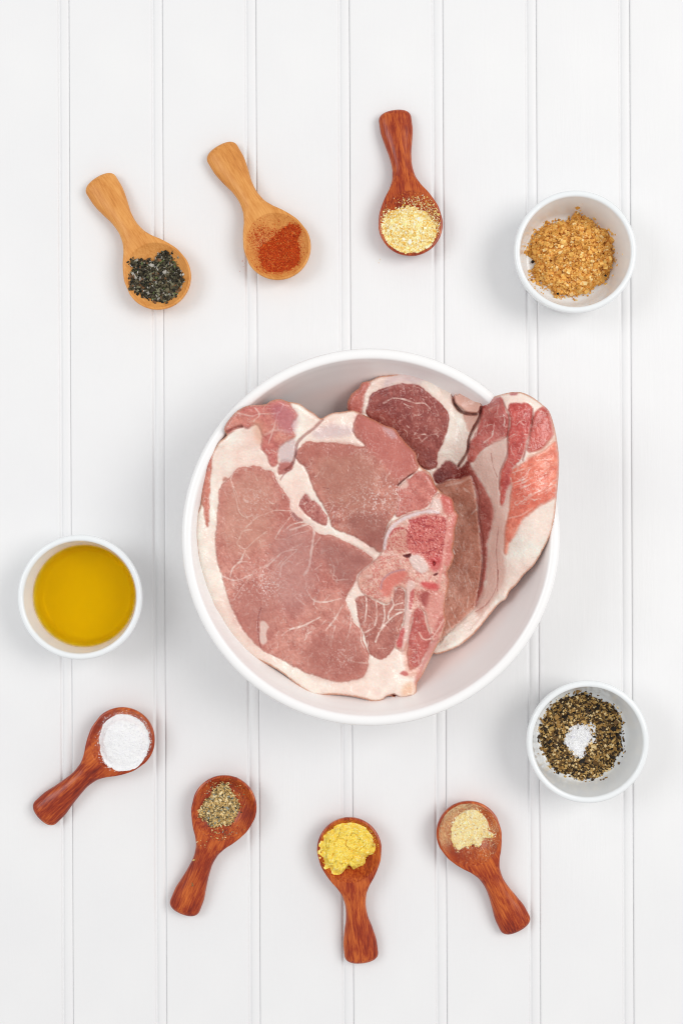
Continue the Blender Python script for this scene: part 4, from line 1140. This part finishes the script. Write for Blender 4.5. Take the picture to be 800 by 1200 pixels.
# garlic
heap('garlic_granules', 'coarse pale yellow garlic granules in the topmost red brown spoon', (479.5, 269),
     Zt((400, 110), 5.714, [(270, 880), (285, 830), (330, 785), (400, 755), (480, 750), (550, 780), (600, 830), (630, 890), (632, 950), (600, 1010), (540, 1050), (460, 1066), (380, 1055), (310, 1005), (280, 940)]),
     sp_gar.support, 4.0 * mm, [(5, (253, 235, 172)), (3, (255, 244, 200)), (2.2, (246, 212, 118)), (1.2, (236, 190, 86)), (1, (255, 250, 226))], 6200, .35 * mm, 23, .014, .05, 4, .03, 'cub', (1, .85, .7), 0,
     [(505, 246, 9, 8, 420, .55), (512, 260, 3, 11, 260, .55), (490, 235, 9, 3, 130, .55), (474, 235, 6, 3, 40, .6), (452, 247, 3, 6, 40, .5), (447, 262, 2, 9, 60, .5), (444, 302, 3, 1.5, 4, .6)], prof=.8, top=.0105, within=sp_gar.hollow, base_dark=.95)
# salt in spoon
heap('white_salt', 'smooth white salt heap in the lower left red brown spoon', (145.5, 870.5),
     Zt((20, 810), 4.444, [(425, 290), (430, 220), (455, 165), (500, 130), (550, 120), (610, 135), (655, 165), (685, 220), (690, 280), (670, 340), (630, 395), (570, 418), (500, 412), (450, 370)]),
     sp_salt.support, 4.0 * mm, [(5, (254, 254, 255)), (2, (255, 255, 255)), (1, (244, 244, 250))], 5000, .14 * mm, 24, .014, .03, 5, .05, 'cub', (1, .9, .85), 0, [(170, 846, 5, 6, 160, .7), (136, 842, 9, 3, 90, .7), (176, 862, 2, 8, 60, .6)], mat=M_CRYSTAL, prof=.8, top=.0110, within=sp_salt.hollow, base_dark=1.0, kind_cat='salt')
# ground pepper mix
heap('ground_pepper', 'small rough heap of tan and grey ground pepper in a red brown spoon', (258, 943),
     Zt((180, 900), 5.714, [(310, 300), (345, 225), (390, 190), (400, 145), (440, 130), (460, 95), (500, 120), (520, 170), (560, 235), (565, 290), (540, 340), (510, 375), (450, 385), (410, 395), (370, 365), (330, 330)]),
     sp_mix.support, 3.2 * mm, [(4, (222, 192, 128)), (3, (194, 160, 98)), (2, (130, 114, 80)), (1.2, (70, 62, 50)), (1.8, (246, 226, 176)), (.8, (160, 166, 156))], 1900, .42 * mm, 25, .009, .25, 4, .08, 'cub', (1.2, .7, .5), 0,
     [(258, 920, 12, 4, 60, .6), (272, 935, 8, 6, 60, .6), (245, 925, 8, 5, 40, .5), (260, 975, 10, 6, 70, .6), (252, 988, 5, 3, 40, .7), (262, 996, 6, 4, 30, .6), (228, 1007, .6, .6, 2, 1.1), (226, 1036, .8, 1, 2, 1.3), (240, 988, 5, 3, 10, .6)], within=sp_mix.hollow, base_dark=.75)
# mustard
heap('mustard_powder', 'bright yellow caked mustard powder in the bottom middle spoon', (405.5, 991.5),
     Zt((350, 940), 6, [(128, 360), (140, 300), (165, 235), (230, 180), (300, 152), (380, 148), (450, 165), (510, 200), (552, 250), (555, 310), (520, 370), (475, 395), (470, 440), (420, 470), (380, 488), (362, 460), (330, 480), (310, 505), (240, 515), (215, 470), (180, 478), (150, 420)]),
     sp_mus.support, 5.0 * mm, [(5, (253, 222, 92)), (3, (255, 230, 114)), (2, (248, 207, 70)), (1, (255, 243, 176))], 2600, .20 * mm, 26, .014, .85, 9, .02, 'oct', (1, .8, .7), 0, [(440, 990, 2, 6, 30, .7), (400, 1028, 6, 2, 20, .6), (400, 1014, 12, 5, 50, 3.4), (428, 1000, 7, 7, 50, 3.2), (405, 985, 16, 12, 24, 2.6)], prof=.7, top=.0115, fiss=.0018, within=sp_mus.hollow, base_dark=1.0)
# onion
heap('onion_granules', 'pale cream onion granules in the bottom right red brown spoon', (550, 972.5),
     Zt((490, 920), 5.333, [(205, 310), (215, 250), (250, 200), (300, 160), (350, 155), (400, 185), (435, 235), (440, 290), (465, 300), (465, 325), (425, 335), (400, 350), (385, 395), (340, 385), (290, 395), (250, 410), (215, 370)]),
     sp_oni.support, 4.2 * mm, [(5, (255, 238, 182)), (3, (255, 246, 214)), (2, (250, 218, 134)), (1, (255, 248, 226)), (.1, (160, 70, 30))], 2400, .45 * mm, 27, .011, .16, 4, .04, 'oct', (1, .85, .75), 0,
     [(527, 955, 9, 12, 5000, .27), (545, 944, 14, 4, 2600, .27), (519, 980, 6, 10, 2600, .27), (575, 965, 7, 14, 2600, .25), (560, 995, 16, 9, 1500, .25), (573, 977, 4, 8, 200, .4)], within=sp_oni.hollow, base_dark=.95)
# brown sugar
FLOOR = 0.0042
x, y, s, inn = rs
def ram_support(rx, ry, inn):
    def sup(px, py):
        return np.interp(np.hypot(px - rx, py - ry), inn[:, 0], inn[:, 1])
    return sup
heap('brown_sugar', 'clumpy golden brown sugar heaped in the top right ramekin', (671, 297),
     Zt((590, 210), 4.706, [(170, 400), (165, 330), (185, 290), (240, 250), (310, 225), (380, 215), (395, 180), (415, 170), (435, 200), (480, 215), (530, 260), (575, 280), (590, 340), (605, 400), (605, 460), (570, 530), (500, 580), (420, 625), (350, 620), (300, 625), (270, 580), (200, 545), (175, 500), (180, 450)]),
     ram_support(x, y, inn), 13 * mm, [(5, (236, 180, 92)), (3, (244, 196, 112)), (2, (214, 154, 68)), (1, (250, 220, 158)), (.15, (170, 112, 50))], 9000, .50 * mm, 28, .014, .42, 5.0, .03, 'cub', (1, .92, .85), 0, [(621, 292, 3, 3, 40, 1.0), (628, 318, 6, 10, 24, .9), (660, 345, 6, 1.5, 14, .9), (640, 330, 8, 6, 30, .7)], prof=.6, base_dark=.85, fiss=.0035, kind_cat='sugar')
# cracked pepper ring round a little salt
x, y, s, inn = rp
sup = ram_support(x, y, inn)
hole = lambda a: 0.34 + 0.08 * np.sin(a * 2 + 2.4) + .16 * np.exp(-((((a - 1.75) + np.pi) % (2 * np.pi) - np.pi) / .35) ** 2) + .05 * np.sin(5 * a)
PAL_P = [(3, (64, 48, 32)), (3, (110, 82, 48)), (3.4, (164, 126, 70)), (3, (206, 170, 104)), (2, (236, 210, 156)), (2.2, (34, 28, 24))]
heap('cracked_pepper', 'ring of coarse black pepper scattered round the salt in a ramekin', (681, 863.5),
     Zt((600, 780), 4.444, [(152, 350), (165, 290), (195, 225), (250, 185), (320, 160), (400, 158), (460, 180), (510, 205), (550, 260), (562, 320), (565, 390), (555, 460), (520, 520), (470, 560), (420, 582), (350, 588), (300, 565), (245, 565), (195, 510), (160, 440)]),
     sup, 1.8 * mm, PAL_P, 4600, .50 * mm, 29, .006, .35, 4, .04, 'cub', (1, .8, .6), 0, [(676, 862, 9, 9, 26, .8), (728, 849, 1.5, 1, 2, 1.0), (690, 814, 3, 1, 3, .8), (684, 862, 30, 28, 60, .6), (672, 893, 6, 5, 22, .9)], base_dark=.6, hole=hole, within=lambda px, py: np.hypot(px - x, py - y) / .034)
heap('salt_mound', 'small mound of white salt inside the ring of black pepper', (676.5, 866),
     Zt((600, 780), 4.444, [(265, 390), (290, 330), (330, 290), (380, 300), (412, 350), (410, 400), (385, 440), (390, 500), (340, 520), (300, 500), (280, 440)]),
     sup, 2.0 * mm, [(5, (254, 254, 255)), (2, (255, 255, 255)), (1, (240, 240, 248))], 2500, .24 * mm, 30, .006, .1, 5, .05, 'cub', (1, .9, .85), 0, [], mat=M_CRYSTAL, base_dark=1.0, kind_cat='salt')

# dark specks caught on the sugar and on the porcelain beside it
rng = np.random.default_rng(5)
pts = [(623.5, 307, .0062), (632, 328, .0056), (653, 344, .0075), (692, 306, .0172), (709, 323, .0125), (652, 314, .015)]
G = np.array([(*W(u, v, z), z) for u, v, z in pts])
O = np.array((G[:, 0].mean(), G[:, 1].mean(), 0))
me = grains_mesh('specks', G - O, np.full(len(G), .0009), pick(rng, [(1, (30, 24, 20))], len(G)), rng, M_GRAIN, 'cub', (1, .8, .6))
o = obj('pepper_specks', me, loc=tuple(O), label='few black pepper specks fallen on the brown sugar and its ramekin', cat='pepper', kind='stuff')
